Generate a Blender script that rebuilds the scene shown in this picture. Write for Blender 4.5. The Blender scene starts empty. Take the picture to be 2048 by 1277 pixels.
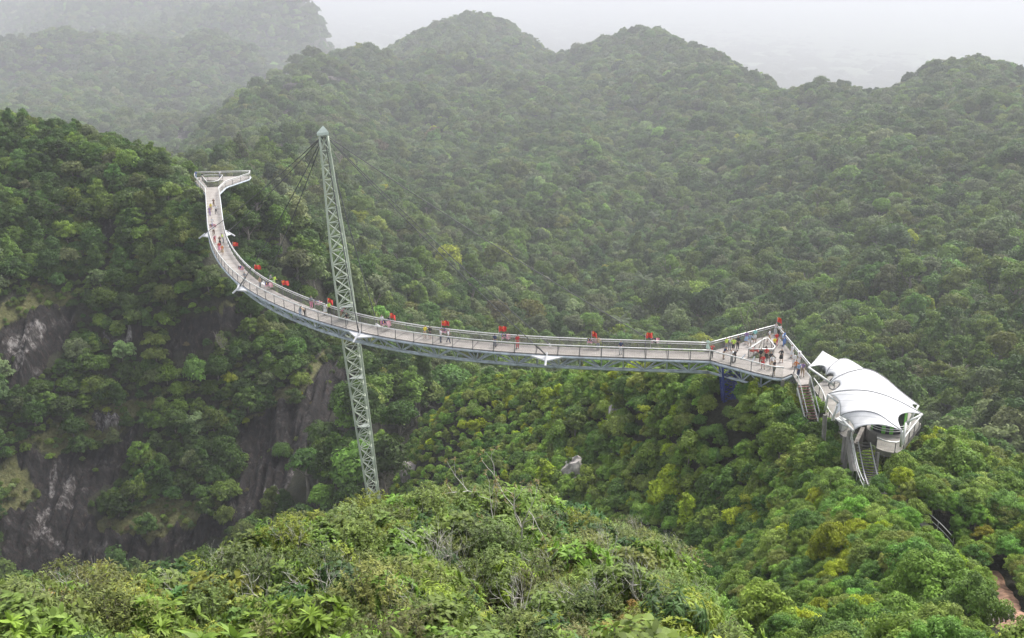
import bpy, bmesh, math, random
import numpy as np
from math import radians, sin, cos, tan, pi, atan2, sqrt
from mathutils import Vector, Matrix
rng = np.random.default_rng(7)
random.seed(7)
S = bpy.context.scene
COL = S.collection

# ------------------------------------------------------------------ camera
FPX, PITCH = 2054.0, radians(18.6)          # focal length in photo pixels (2048 wide), tilt down
CP, SP = cos(PITCH), sin(PITCH)
cam_d = bpy.data.cameras.new("camera")
cam = bpy.data.objects.new("camera", cam_d)
COL.objects.link(cam)
cam.rotation_euler = (pi / 2 - PITCH, 0, 0)
cam_d.sensor_width = 36
cam_d.lens = 36 * FPX / 2048
cam_d.clip_start = 0.5
cam_d.clip_end = 30000
S.camera = cam

def ray(px, py):
    """photo pixel -> (azimuth, slope z/d)"""
    a = (px - 1024) / FPX
    b = -(py - 638.5) / FPX
    X, Y, Z = a, CP + b * SP, -SP + b * CP
    h = np.hypot(X, Y)
    return np.arctan2(X, Y), Z / h

def at_d(px, py, d):
    az, t = ray(px, py)
    return Vector((d * sin(az), d * cos(az), d * t))

def at_z(px, py, z):
    az, t = ray(px, py)
    return at_d(px, py, z / t)

def proj(P):
    P = np.asarray(P, float)
    X, Y, Z = P[..., 0], P[..., 1], P[..., 2]
    dep = Y * CP - Z * SP
    up = Y * SP + Z * CP
    dep = np.where(dep > 0.05, dep, 0.05)
    return 1024 + FPX * X / dep, 638.5 - FPX * up / dep, dep

# ------------------------------------------------------------------ noise
_perm = np.random.default_rng(3).permutation(256)
_perm = np.concatenate([_perm, _perm])
_grad = np.array([(cos(a), sin(a)) for a in np.linspace(0, 2 * pi, 32, endpoint=False)])
def noise(x, y):
    x = np.asarray(x, float); y = np.asarray(y, float)
    xi = np.floor(x).astype(int); yi = np.floor(y).astype(int)
    xf, yf = x - xi, y - yi
    xi &= 255; yi &= 255
    u = xf ** 3 * (xf * (xf * 6 - 15) + 10); v = yf ** 3 * (yf * (yf * 6 - 15) + 10)
    def g(i, j, dx, dy):
        q = _grad[_perm[_perm[(xi + i) & 255] + ((yi + j) & 255)] & 31]
        return q[..., 0] * dx + q[..., 1] * dy
    a = g(0, 0, xf, yf); b = g(1, 0, xf - 1, yf); c = g(0, 1, xf, yf - 1); d = g(1, 1, xf - 1, yf - 1)
    return 1.5 * ((a * (1 - u) + b * u) * (1 - v) + (c * (1 - u) + d * u) * v)
def fbm(x, y, o=4):
    s, a = 0, 1
    for i in range(o):
        s = s + a * noise(x * 2 ** i + 17.3 * i, y * 2 ** i + 5.1 * i); a *= 0.5
    return s

# ------------------------------------------------------------------ terrain: control points (photo px, py, distance) of the canopy top
CTRL = []
def L(h, pts):
    for x, y, d in pts:
        az, t = ray(x, y)
        CTRL.append((az, math.log(d), t - (h if h < 5 or h == 8 else 5 + 0.0095 * max(0, d - 200)) / d))
def W(pts):                                   # (px column, distance, world z)
    for x, d, z in pts:
        az, t = ray(x, 638)
        CTRL.append((az, math.log(d), z / d))
# near hill
crest = [(-400, 1160, 23), (-150, 1140, 23), (0, 1128, 23), (100, 1112, 24), (200, 1100, 24), (300, 1088, 24.5), (380, 1068, 25), (500, 1035, 27), (620, 992, 29), (750, 988, 30),
         (860, 975, 32), (1000, 985, 34), (1100, 995, 34), (1200, 1010, 33), (1270, 1025, 32), (1340, 1056, 31), (1410, 1092, 28.5), (1462, 1135, 26),
         (1505, 1190, 22.5), (1580, 1245, 19.5), (1675, 1285, 17), (1800, 1420, 13), (2100, 1600, 10)]
L(2.3, crest)
L(1.5, [(-400, 1300, 11), (0, 1277, 12), (300, 1277, 12.5), (600, 1277, 13), (900, 1277, 13), (1100, 1277, 13), (1300, 1277, 13), (1480, 1310, 12), (1600, 1420, 9.5),
        (0, 1190, 17), (300, 1180, 17.5), (600, 1120, 19.5), (900, 1100, 21), (1100, 1120, 21), (1300, 1165, 19), (-300, 1200, 17)])
W([(x, 3, -4.6) for x in (-600, 0, 500, 1000, 1500, 2000, 2600)] + [(x, 6.5, -6.6) for x in (-600, 0, 500, 1000, 1500, 2000, 2600)])
for x, y, d in crest:
    z = d * ray(x, y)[1] - 2.3
    k = 1.0 if x < 1420 else 0.55
    W([(x, d * 1.22, z - 0.30 * d * k), (x, d * 1.7, z - 1.0 * d * k)])
W([(-600, 65, -78), (-200, 65, -78), (0, 65, -78), (200, 65, -78), (400, 65, -76), (600, 65, -72), (800, 66, -68), (1000, 66, -62), (1200, 66, -55), (1350, 65, -50),
   (-600, 105, -108), (-200, 105, -108), (0, 105, -108), (200, 105, -108), (400, 105, -106), (600, 105, -100), (760, 105, -92), (900, 98, -82), (1050, 95, -75),
   (1250, 92, -66), (-600, 140, -118), (0, 138, -116), (200, 138, -114), (400, 136, -110), (560, 130, -104), (690, 124, -92), (760, 124, -87)])
# far side of the gorge, left
L(2.6, [(0, 250, 250), (0, 350, 230), (0, 450, 215), (0, 550, 205), (0, 650, 197), (0, 750, 190), (0, 850, 184), (0, 950, 177), (0, 1050, 169), (0, 1120, 164),
      (100, 262, 244), (200, 288, 236), (200, 380, 221), (200, 480, 210), (200, 580, 201), (200, 680, 194), (200, 780, 188), (200, 880, 182), (200, 960, 175), (200, 1060, 166),
      (300, 315, 228), (350, 350, 221), (400, 450, 203), (400, 550, 195), (400, 650, 189), (400, 750, 184), (400, 850, 178), (400, 950, 171), (400, 1040, 163),
      (500, 500, 212), (520, 600, 197), (520, 700, 187), (520, 800, 180), (520, 900, 171), (500, 1000, 162),
      (600, 610, 205), (610, 700, 190), (610, 790, 178), (590, 900, 165), (570, 980, 156), (690, 700, 200), (690, 755, 186),
      (-300, 230, 250), (-300, 450, 212), (-300, 700, 190), (-300, 1000, 170)])
W([(425, 210, -46.5), (440, 218, -46.5), (400, 225, -46), (480, 222, -46.5), (560, 218, -52), (418, 196, -51)])
# gorge floor beyond the mast
L(8, [(640, 900, 150), (660, 800, 165), (700, 930, 143), (720, 820, 158), (740, 750, 190), (800, 800, 168), (790, 880, 156), (780, 950, 147), (850, 760, 178), (800, 730, 205), (860, 735, 200)])
# ridge under the bridge
L(2.2, [(800, 975, 141), (850, 860, 149), (860, 930, 138), (900, 800, 152), (930, 850, 140), (940, 760, 156), (950, 930, 127), (1000, 748, 150), (1000, 800, 143), (1000, 880, 134), (1050, 970, 120),
        (1100, 745, 140), (1100, 850, 131), (1200, 745, 131), (1200, 850, 124), (1200, 950, 117), (1200, 1000, 113),
        (1300, 745, 122), (1300, 850, 116), (1300, 950, 110), (1300, 1020, 105), (1400, 742, 114), (1400, 800, 111.5), (1400, 900, 107), (1400, 1000, 102), (1420, 1070, 97),
        (1500, 790, 107), (1500, 850, 105.5), (1500, 950, 101), (1490, 1060, 94), (1600, 850, 101), (1580, 930, 97), (1560, 1010, 91), (1640, 900, 95), (1660, 940, 91)])
W([(1560, 110, -45.5), (1500, 114, -46), (1620, 106, -46), (1440, 116, -48), (1690, 100, -48.5), (1740, 92, -49.5), (1760, 97, -49.5), (1800, 97, -50.5), (1700, 108, -49)])
W([(1000, 175, -80), (1100, 170, -78), (1200, 165, -76), (1300, 155, -72), (1400, 148, -68), (1500, 142, -64), (1600, 135, -62), (1700, 128, -62), (1800, 120, -60), (1950, 125, -64),
   (1000, 200, -96), (1200, 200, -104), (1400, 195, -106), (1600, 185, -104), (1800, 165, -92), (2050, 150, -82), (2400, 150, -82), (900, 185, -84)])
# right bottom slope with the track
L(2.4, [(1690, 960, 86), (1500, 1140, 77), (1600, 1060, 77), (1700, 1010, 79), (1740, 950, 88), (1800, 1010, 74), (1900, 1060, 63), (1960, 1120, 56), (2000, 1170, 51), (2048, 1200, 47),
        (2048, 1270, 42), (1900, 1200, 52), (1800, 1120, 60), (1700, 1100, 67), (1700, 1250, 49), (1560, 1200, 60), (1480, 1285, 52), (1850, 1290, 41), (1620, 1160, 63), (2300, 1350, 34),
        (1830, 950, 84)])
W([(1700, 30, -24.5), (1900, 30, -22), (2200, 28, -20), (1500, 34, -33), (1700, 20, -16.5), (2000, 18, -14), (2400, 18, -14)])
L(2.4, [(1880, 860, 106), (1950, 920, 99), (2000, 980, 92), (2060, 1040, 85), (2300, 1150, 70)])
W([(1930, 78, -45.5), (1990, 70, -42), (2048, 62, -39.5)])
def sd_(d): return d * max(1.0, d / 180) ** 0.56
def STR(pts):
    out = []
    for p in pts:                                 # open the valley out: the farther slopes lie farther still
        x, a, b = p
        out.append((x, a, sd_(b)) if b > 0 else (x, sd_(a), b * sd_(a) / a))
    return out
# main mountainside
L(5, STR([(800, 650, 235), (800, 560, 275), (800, 480, 330), (800, 400, 392), (800, 300, 478), (800, 200, 595), (800, 130, 695), (765, 95, 745), (830, 78, 770), (880, 52, 790),
      (950, 30, 800), (1000, 34, 795), (1050, 60, 765), (1085, 92, 735), (1130, 108, 715), (1175, 80, 700), (1240, 60, 690), (1310, 54, 680), (1380, 74, 660), (1450, 103, 630), (1530, 143, 590), (1590, 184, 555),
      (1625, 178, 545), (1685, 158, 540), (1715, 170, 540), (1740, 192, 540), (1790, 178, 550), (1850, 134, 560), (1920, 124, 565), (2000, 129, 560), (2060, 146, 550), (2300, 190, 500),
      (900, 560, 272), (900, 640, 240), (1000, 690, 240), (1000, 600, 282), (1000, 500, 338), (1000, 400, 400), (1000, 300, 482), (1000, 200, 588), (1000, 110, 705),
      (1200, 680, 255), (1200, 600, 290), (1200, 500, 345), (1200, 400, 402), (1200, 300, 478), (1200, 200, 575), (1200, 120, 655),
      (1400, 660, 268), (1400, 580, 298), (1400, 500, 335), (1400, 400, 388), (1400, 300, 452), (1400, 200, 542), (1400, 120, 618),
      (1600, 650, 265), (1600, 580, 292), (1600, 500, 326), (1600, 400, 378), (1600, 300, 440), (1600, 220, 510),
      (1800, 740, 222), (1800, 650, 250), (1800, 560, 285), (1800, 480, 320), (1800, 400, 362), (1800, 300, 425), (1800, 220, 490),
      (2048, 880, 178), (2048, 760, 208), (2048, 660, 238), (2048, 560, 273), (2048, 460, 318), (2048, 360, 370), (2048, 260, 435), (2048, 190, 495),
      (2350, 760, 200), (2350, 460, 310), (2350, 260, 430),
      (600, 520, 236), (600, 430, 268), (600, 340, 318), (600, 260, 392), (600, 200, 462), (600, 165, 520), (640, 105, 590), (700, 92, 640), (680, 150, 600), (690, 200, 520), (700, 300, 425), (700, 400, 340), (700, 500, 280), (700, 600, 240),
      (560, 168, 540), (480, 220, 480), (400, 268, 430), (310, 300, 400), (500, 300, 372), (480, 350, 320), (420, 330, 320)]))
# draws and spurs of the mountainside
L(5, STR([(1330, 330, 445), (1280, 420, 385), (1480, 380, 395), (1560, 420, 372), (1690, 360, 408)]))
# behind the ridges
for x, y, d in [(700, 92, 640), (765, 95, 745), (880, 52, 790), (950, 30, 800), (1050, 60, 765), (1130, 108, 715), (1240, 60, 690), (1310, 54, 680), (1450, 103, 630), (1590, 184, 555), (1685, 158, 540),
                (1740, 192, 540), (1850, 134, 560), (2000, 129, 560), (2300, 190, 500)]:
    d = sd_(d); z = d * ray(x, y)[1]
    W([(x, d * 1.14, z - 110), (x, d * 1.4, z - 260), (x, d * 2.2, -390), (x, d * 4, -400)])
W(STR([(480, 560, -88), (380, 520, -95), (280, 480, -95), (180, 340, -92), (0, 340, -88), (80, 460, -120), (-300, 340, -80), (560, 640, -85), (620, 760, -110)]))
def FARX(pts, k):
    out = []
    for p in pts:                                 # stretch only what lies beyond the first hills
        x, a, b = p
        out.append((x, a, b * k) if b > 0 else (x, a * k, b * k))
    return out
# far mountains
L(5, FARX([(0, 225, 720), (100, 190, 860), (190, 160, 960), (270, 112, 1000), (330, 150, 940), (380, 190, 850), (440, 232, 760), (300, 245, 690), (200, 235, 720), (250, 180, 830), (100, 250, 640),
      (200, 60, 1500), (120, 100, 1300), (450, 110, 1200), (480, 170, 1000), (520, 120, 1120), (300, 20, 1560), (450, 10, 1540), (560, 20, 1480), (605, -8, 1460), (640, 40, 1440), (680, 80, 1400), (600, 70, 1330), (580, 120, 1050),
      (420, -110, 1750), (300, -130, 1800), (520, -80, 1620), (150, -60, 1750), (110, 20, 1650), (60, 80, 1550), (0, 0, 2100), (-100, -60, 2250), (0, 110, 1750), (-300, -60, 2100), (-300, 100, 1500), (-300, 200, 800)], 1.75))
W(FARX([(270, 1120, -60), (350, 1080, -75), (430, 900, -80), (640, 1700, -200), (690, 1700, -280), (560, 1900, -150), (420, 2200, -100), (150, 2400, -100), (-200, 2700, -150), (700, 1100, -230), (730, 1400, -330)], 1.75))
W([(x, 16000, -400) for x in (-600, 0, 500, 1000, 1500, 2000, 2600)])

C = np.array(CTRL)
C2 = C[:, :2] * np.array([1.15, 1.0])
def kern(a, b):
    r2 = (a[:, None, 0] - b[None, :, 0]) ** 2 + (a[:, None, 1] - b[None, :, 1]) ** 2
    return np.sqrt(r2 + 0.0009)
_n = len(C)
_K = kern(C2, C2) + np.eye(_n) * -0.004
_A = np.zeros((_n + 1, _n + 1)); _A[:_n, :_n] = _K; _A[:_n, _n] = 1; _A[_n, :_n] = 1
_w = np.linalg.solve(_A, np.concatenate([C[:, 2], [0]]))

# photo regions of bare rock / grass, carried onto the slope they belong to
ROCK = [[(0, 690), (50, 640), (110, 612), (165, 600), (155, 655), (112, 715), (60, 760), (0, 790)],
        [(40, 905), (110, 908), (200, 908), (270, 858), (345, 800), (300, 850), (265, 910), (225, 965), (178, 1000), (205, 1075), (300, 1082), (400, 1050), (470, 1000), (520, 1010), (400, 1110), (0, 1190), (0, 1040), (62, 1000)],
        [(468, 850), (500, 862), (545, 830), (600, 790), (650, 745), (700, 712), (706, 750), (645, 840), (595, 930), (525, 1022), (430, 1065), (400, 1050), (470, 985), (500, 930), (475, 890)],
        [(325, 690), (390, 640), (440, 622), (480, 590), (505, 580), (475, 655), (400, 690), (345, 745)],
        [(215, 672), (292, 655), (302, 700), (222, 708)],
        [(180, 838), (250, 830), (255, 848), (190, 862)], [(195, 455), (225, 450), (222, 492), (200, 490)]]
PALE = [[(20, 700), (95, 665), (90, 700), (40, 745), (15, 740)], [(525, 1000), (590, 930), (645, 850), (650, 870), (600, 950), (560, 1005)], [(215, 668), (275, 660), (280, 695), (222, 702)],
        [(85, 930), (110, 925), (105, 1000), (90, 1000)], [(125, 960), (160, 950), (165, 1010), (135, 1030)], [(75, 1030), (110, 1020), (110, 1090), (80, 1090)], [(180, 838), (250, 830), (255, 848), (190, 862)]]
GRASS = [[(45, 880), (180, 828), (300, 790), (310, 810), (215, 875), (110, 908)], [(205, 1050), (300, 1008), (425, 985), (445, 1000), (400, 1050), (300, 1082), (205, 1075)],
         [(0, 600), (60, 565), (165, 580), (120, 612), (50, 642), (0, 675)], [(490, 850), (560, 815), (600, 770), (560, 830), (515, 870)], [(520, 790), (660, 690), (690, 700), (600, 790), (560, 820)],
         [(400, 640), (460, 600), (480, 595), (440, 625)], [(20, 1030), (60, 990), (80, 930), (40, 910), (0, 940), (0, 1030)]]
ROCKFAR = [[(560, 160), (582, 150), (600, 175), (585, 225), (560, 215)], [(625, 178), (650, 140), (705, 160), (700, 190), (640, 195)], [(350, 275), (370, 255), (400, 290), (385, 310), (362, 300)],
           [(450, 180), (470, 185), (465, 225), (445, 220)]]
def inpoly(px, py, poly):
    r = np.zeros(px.shape, bool)
    n = len(poly)
    for i in range(n):
        x0, y0 = poly[i]; x1, y1 = poly[(i + 1) % n]
        if y0 == y1: continue
        c = ((y0 > py) != (y1 > py)) & (px < (x1 - x0) * (py - y0) / (y1 - y0) + x0)
        r ^= c
    return r
def polys(px, py, ps):
    r = np.zeros(px.shape, bool)
    for p in ps: r |= inpoly(px, py, p)
    return r

_rl = sorted((float(ray(x, y)[0]), math.log(sd_(d))) for x, y, d in [(700, 92, 640), (765, 95, 745), (880, 52, 790), (950, 30, 800), (1050, 60, 765), (1130, 108, 715), (1240, 60, 690), (1310, 54, 680), (1450, 103, 630), (1590, 184, 555), (1685, 158, 540), (1740, 192, 540), (1850, 134, 560), (2000, 129, 560), (2300, 190, 500)])
RIDGE_AZ, RIDGE_LD = [q[0] for q in _rl], [q[1] for q in _rl]
DECKPTS = []        # filled from the bridge data below so that the ground stays under it
def ground(X, Y, rough=True):
    X = np.asarray(X, float); Y = np.asarray(Y, float)
    sh = X.shape
    x, y = X.ravel(), Y.ravel()
    d = np.hypot(x, y)
    q = np.stack([np.arctan2(x, y) * 1.15, np.log(np.maximum(d, 1.0))], 1)
    t = np.empty(len(q))
    for i in range(0, len(q), 20000):
        t[i:i + 20000] = kern(q[i:i + 20000], C2) @ _w[:_n] + _w[_n]
    z = t * d
    if rough:
        far = np.clip((d - 190) / 200, 0, 1)
        dr = np.interp(np.arctan2(x, y), RIDGE_AZ, RIDGE_LD); calm = 0.2 + 0.8 * np.clip(np.abs(np.log(np.maximum(d, 1)) - dr) / 0.3, 0, 1)
        z = z + far * calm * np.clip(d / 700, 0.3, 2.2) * (6 * fbm(x / 150, y / 150, 4) - 24 * np.abs(fbm(x / 170 + 9 + 0.3 * np.sin(y / 160), y / 420 + 4, 3)) + 9)
        mid = np.clip((d - 40) / 60, 0, 1) * (1 - 0.5 * far)
        z = z + mid * 1.6 * fbm(x / 22, y / 22, 4)
        near = np.clip((40 - d) / 12, 0, 1) * np.clip((d - 6) / 6, 0, 1)
        z = z + near * 0.65 * fbm(x / 4.0, y / 4.0, 3)
    return z.reshape(sh)
def in_rock(P):
    px, py, _ = proj(P); d = np.hypot(P[..., 0], P[..., 1])
    return polys(px, py, ROCK) & (d > 140) & (d < 260)
def hides_cliff(P, H):
    r = np.zeros(len(P), bool)
    for f in (0.1, 0.5, 0.95):
        px, py, _ = proj(P + np.stack([0 * H, 0 * H, H * f], 1)); r |= polys(px, py, ROCK) | polys(px, py, GRASS[:2] + GRASS[3:])
    return r
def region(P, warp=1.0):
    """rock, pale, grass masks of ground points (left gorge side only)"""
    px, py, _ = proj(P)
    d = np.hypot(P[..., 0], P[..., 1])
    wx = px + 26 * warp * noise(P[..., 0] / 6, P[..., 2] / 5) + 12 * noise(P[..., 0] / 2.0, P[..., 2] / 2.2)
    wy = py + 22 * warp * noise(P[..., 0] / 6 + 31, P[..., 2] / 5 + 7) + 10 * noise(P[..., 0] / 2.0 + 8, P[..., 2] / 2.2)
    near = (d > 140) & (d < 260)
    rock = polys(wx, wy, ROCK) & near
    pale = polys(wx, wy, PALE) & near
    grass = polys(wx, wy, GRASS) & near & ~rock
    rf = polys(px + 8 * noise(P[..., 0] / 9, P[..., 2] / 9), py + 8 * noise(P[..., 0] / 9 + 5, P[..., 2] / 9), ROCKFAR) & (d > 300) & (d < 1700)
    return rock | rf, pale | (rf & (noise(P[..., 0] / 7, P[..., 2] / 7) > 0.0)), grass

def ground_at(px, py, lo=8, hi=60):
    """where the sight line of a photo point meets the ground"""
    ds = np.exp(np.linspace(math.log(lo), math.log(hi), 500)); az, t = ray(px, py)
    zz = ground(ds * sin(az), ds * cos(az)); below = np.where(ds * t < zz)[0]
    d = ds[below[0]] if len(below) else hi
    return Vector((d * sin(az), d * cos(az), float(ground(np.array([d * sin(az)]), np.array([d * cos(az)]))[0])))

# ------------------------------------------------------------------ mesh / object helpers
def mesh_np(name, V, F, mats=(), smooth=False):
    """F: list of arrays (n,3) / (n,4)"""
    me = bpy.data.meshes.new(name)
    V = np.asarray(V, np.float32)
    me.vertices.add(len(V)); me.vertices.foreach_set("co", V.ravel())
    F = [np.asarray(f, np.int32) for f in F if len(f)]
    li = np.concatenate([f.ravel() for f in F])
    tot = np.concatenate([np.full(len(f), f.shape[1], np.int32) for f in F])
    st = np.concatenate([[0], np.cumsum(tot)[:-1]]).astype(np.int32)
    me.loops.add(len(li)); me.loops.foreach_set("vertex_index", li)
    me.polygons.add(len(tot)); me.polygons.foreach_set("loop_start", st); me.polygons.foreach_set("loop_total", tot)
    if smooth: me.polygons.foreach_set("use_smooth", np.ones(len(tot), bool))
    me.update(calc_edges=True)
    for m in mats: me.materials.append(m)
    return me
def link(name, data, parent=None, loc=None):
    o = bpy.data.objects.new(name, data)
    COL.objects.link(o)
    if parent is not None: o.parent = parent
    if loc is not None: o.location = loc
    return o
def tag(o, label=None, cat=None, group=None, kind=None):
    if label: o["label"] = label
    if cat: o["category"] = cat
    if group: o["group"] = group
    if kind: o["kind"] = kind
    return o
def empty(name, loc, rz=0):
    o = bpy.data.objects.new(name, None); COL.objects.link(o)
    o.location = loc; o.rotation_euler = (0, 0, rz); o.empty_display_size = 0.3
    return o

class MB:
    """collects boxes, bars, tubes and sheets; build() links them as one mesh object"""
    def __init__(s): s.v = []; s.f = []; s.m = []; s.cur = 0
    def add(s, vs, fs):
        k = len(s.v); s.v += [tuple(v) for v in vs]
        for f in fs: s.f.append(tuple(i + k for i in f)); s.m.append(s.cur)
        return s
    def box(s, c, size, rz=0.0, M=None):
        hx, hy, hz = (q / 2 for q in size)
        vs = [Vector((x, y, z)) for z in (-hz, hz) for x, y in ((-hx, -hy), (hx, -hy), (hx, hy), (-hx, hy))]
        R = M if M is not None else Matrix.Rotation(rz, 3, 'Z')
        c = Vector(c)
        return s.add([R @ v + c for v in vs], [(0, 3, 2, 1), (4, 5, 6, 7), (0, 1, 5, 4), (1, 2, 6, 5), (2, 3, 7, 6), (3, 0, 4, 7)])
    def tube(s, pts, r, n=6, r2=None, cap=True):
        pts = [Vector(p) for p in pts]
        if r2 is None: r2 = r
        rings = []
        up = Vector((0, 0, 1))
        for i, p in enumerate(pts):
            t = (pts[min(i + 1, len(pts) - 1)] - pts[max(i - 1, 0)]).normalized()
            a = t.cross(up if abs(t.z) < 0.95 else Vector((1, 0, 0))).normalized(); b = t.cross(a)
            rr = r + (r2 - r) * i / max(1, len(pts) - 1)
            rings.append([p + (a * cos(2 * pi * k / n + pi / n) + b * sin(2 * pi * k / n + pi / n)) * rr for k in range(n)])
        vs = [v for q in rings for v in q]
        fs = [(i * n + k, i * n + (k + 1) % n, (i + 1) * n + (k + 1) % n, (i + 1) * n + k) for i in range(len(pts) - 1) for k in range(n)]
        if cap: fs += [tuple(range(n))[::-1], tuple((len(pts) - 1) * n + k for k in range(n))]
        return s.add(vs, fs)
    def prism(s, poly, z0, z1):
        n = len(poly)
        vs = [(p[0], p[1], z0) for p in poly] + [(p[0], p[1], z1) for p in poly]
        return s.add(vs, [tuple(range(n))[::-1], tuple(range(n, 2 * n))] + [(i, (i + 1) % n, n + (i + 1) % n, n + i) for i in range(n)])
    def sheet(s, rows):
        n, m = len(rows), len(rows[0])
        return s.add([p for r in rows for p in r], [(i * m + j, i * m + j + 1, (i + 1) * m + j + 1, (i + 1) * m + j) for i in range(n - 1) for j in range(m - 1)])
    def mesh(s, name, mats, smooth=False):
        me = bpy.data.meshes.new(name)
        me.from_pydata(s.v, [], s.f)
        mats = mats if isinstance(mats, (list, tuple)) else [mats]
        for m in mats: me.materials.append(m)
        me.polygons.foreach_set("material_index", s.m)
        if smooth: me.polygons.foreach_set("use_smooth", [True] * len(s.f))
        me.update()
        return me
    def build(s, name, mats, parent=None, smooth=False, origin=None):
        o_ = Vector(origin) if origin is not None else (parent.location.copy() if parent is not None else None)
        if parent is not None and origin is None and parent.parent is not None:
            o_ = parent.location + parent.parent.location
        if o_ is not None: s.v = [tuple(Vector(v) - o_) for v in s.v]
        ob = link(name, s.mesh(name, mats, smooth), parent)
        if parent is None and o_ is not None: ob.location = o_
        return ob

# ------------------------------------------------------------------ materials
def newmat(name):
    m = bpy.data.materials.new(name); m.use_nodes = True
    nt = m.node_tree
    return m, nt, nt.nodes["Principled BSDF"], nt.nodes["Material Output"]
def N(nt, t, **kw):
    n = nt.nodes.new(t)
    for k, v in kw.items(): setattr(n, k, v)
    return n
def simple(name, col, rough=0.5, metal=0.0, var=0.12, scale=3.0, bump=0.0):
    m, nt, b, out = newmat(name)
    tc = N(nt, "ShaderNodeTexCoord")
    nz = N(nt, "ShaderNodeTexNoise"); nz.inputs["Scale"].default_value = scale; nz.inputs["Detail"].default_value = 5
    nt.links.new(tc.outputs["Object"], nz.inputs["Vector"])
    rp = N(nt, "ShaderNodeValToRGB")
    rp.color_ramp.elements[0].position = 0.3; rp.color_ramp.elements[1].position = 0.7
    rp.color_ramp.elements[0].color = [c * (1 - var) for c in col] + [1]
    rp.color_ramp.elements[1].color = [min(1, c * (1 + var)) for c in col] + [1]
    nt.links.new(nz.outputs["Fac"], rp.inputs["Fac"]); nt.links.new(rp.outputs["Color"], b.inputs["Base Color"])
    b.inputs["Roughness"].default_value = rough; b.inputs["Metallic"].default_value = metal
    if bump:
        bp = N(nt, "ShaderNodeBump"); bp.inputs["Strength"].default_value = bump
        nt.links.new(nz.outputs["Fac"], bp.inputs["Height"]); nt.links.new(bp.outputs["Normal"], b.inputs["Normal"])
    return m

def leaf_material(name, trans=0.36, rough=0.6, lo=0.62, hi=1.45):
    """colour comes from the plant's own 'tint' property (instance or object) and each leaf's age attribute"""
    m, nt, b, out = newmat(name)
    at = N(nt, "ShaderNodeAttribute", attribute_type='INSTANCER', attribute_name="tint")
    lv = N(nt, "ShaderNodeAttribute", attribute_type='GEOMETRY', attribute_name="age")
    mr = N(nt, "ShaderNodeMapRange"); mr.inputs[3].default_value = lo; mr.inputs[4].default_value = hi
    nt.links.new(lv.outputs["Fac"], mr.inputs[0])
    vm = N(nt, "ShaderNodeVectorMath", operation='SCALE')
    nt.links.new(at.outputs["Vector"], vm.inputs[0]); nt.links.new(mr.outputs[0], vm.inputs["Scale"])
    # young leaves a little yellower
    mx = N(nt, "ShaderNodeMix", data_type='RGBA', blend_type='MULTIPLY'); mx.inputs[7].default_value = (1.05, 1.04, 0.88, 1)
    nt.links.new(lv.outputs["Fac"], mx.inputs[0]); nt.links.new(vm.outputs[0], mx.inputs[6])
    nt.links.new(mx.outputs[2], b.inputs["Base Color"])
    b.inputs["Roughness"].default_value = rough
    b.inputs["Specular IOR Level"].default_value = 0.18
    tr = N(nt, "ShaderNodeBsdfTranslucent"); nt.links.new(mx.outputs[2], tr.inputs["Color"])
    ms = N(nt, "ShaderNodeMixShader"); ms.inputs[0].default_value = trans
    nt.links.new(b.outputs[0], ms.inputs[1]); nt.links.new(tr.outputs[0], ms.inputs[2]); nt.links.new(ms.outputs[0], out.inputs[0])
    return m
M_LEAF = leaf_material("leaves")
M_BARK = simple("bark", (0.21, 0.185, 0.155), 0.9, var=0.35, scale=6, bump=0.4)
M_PALEBARK = simple("pale_bark", (0.36, 0.33, 0.29), 0.85, var=0.25, scale=8)

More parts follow.
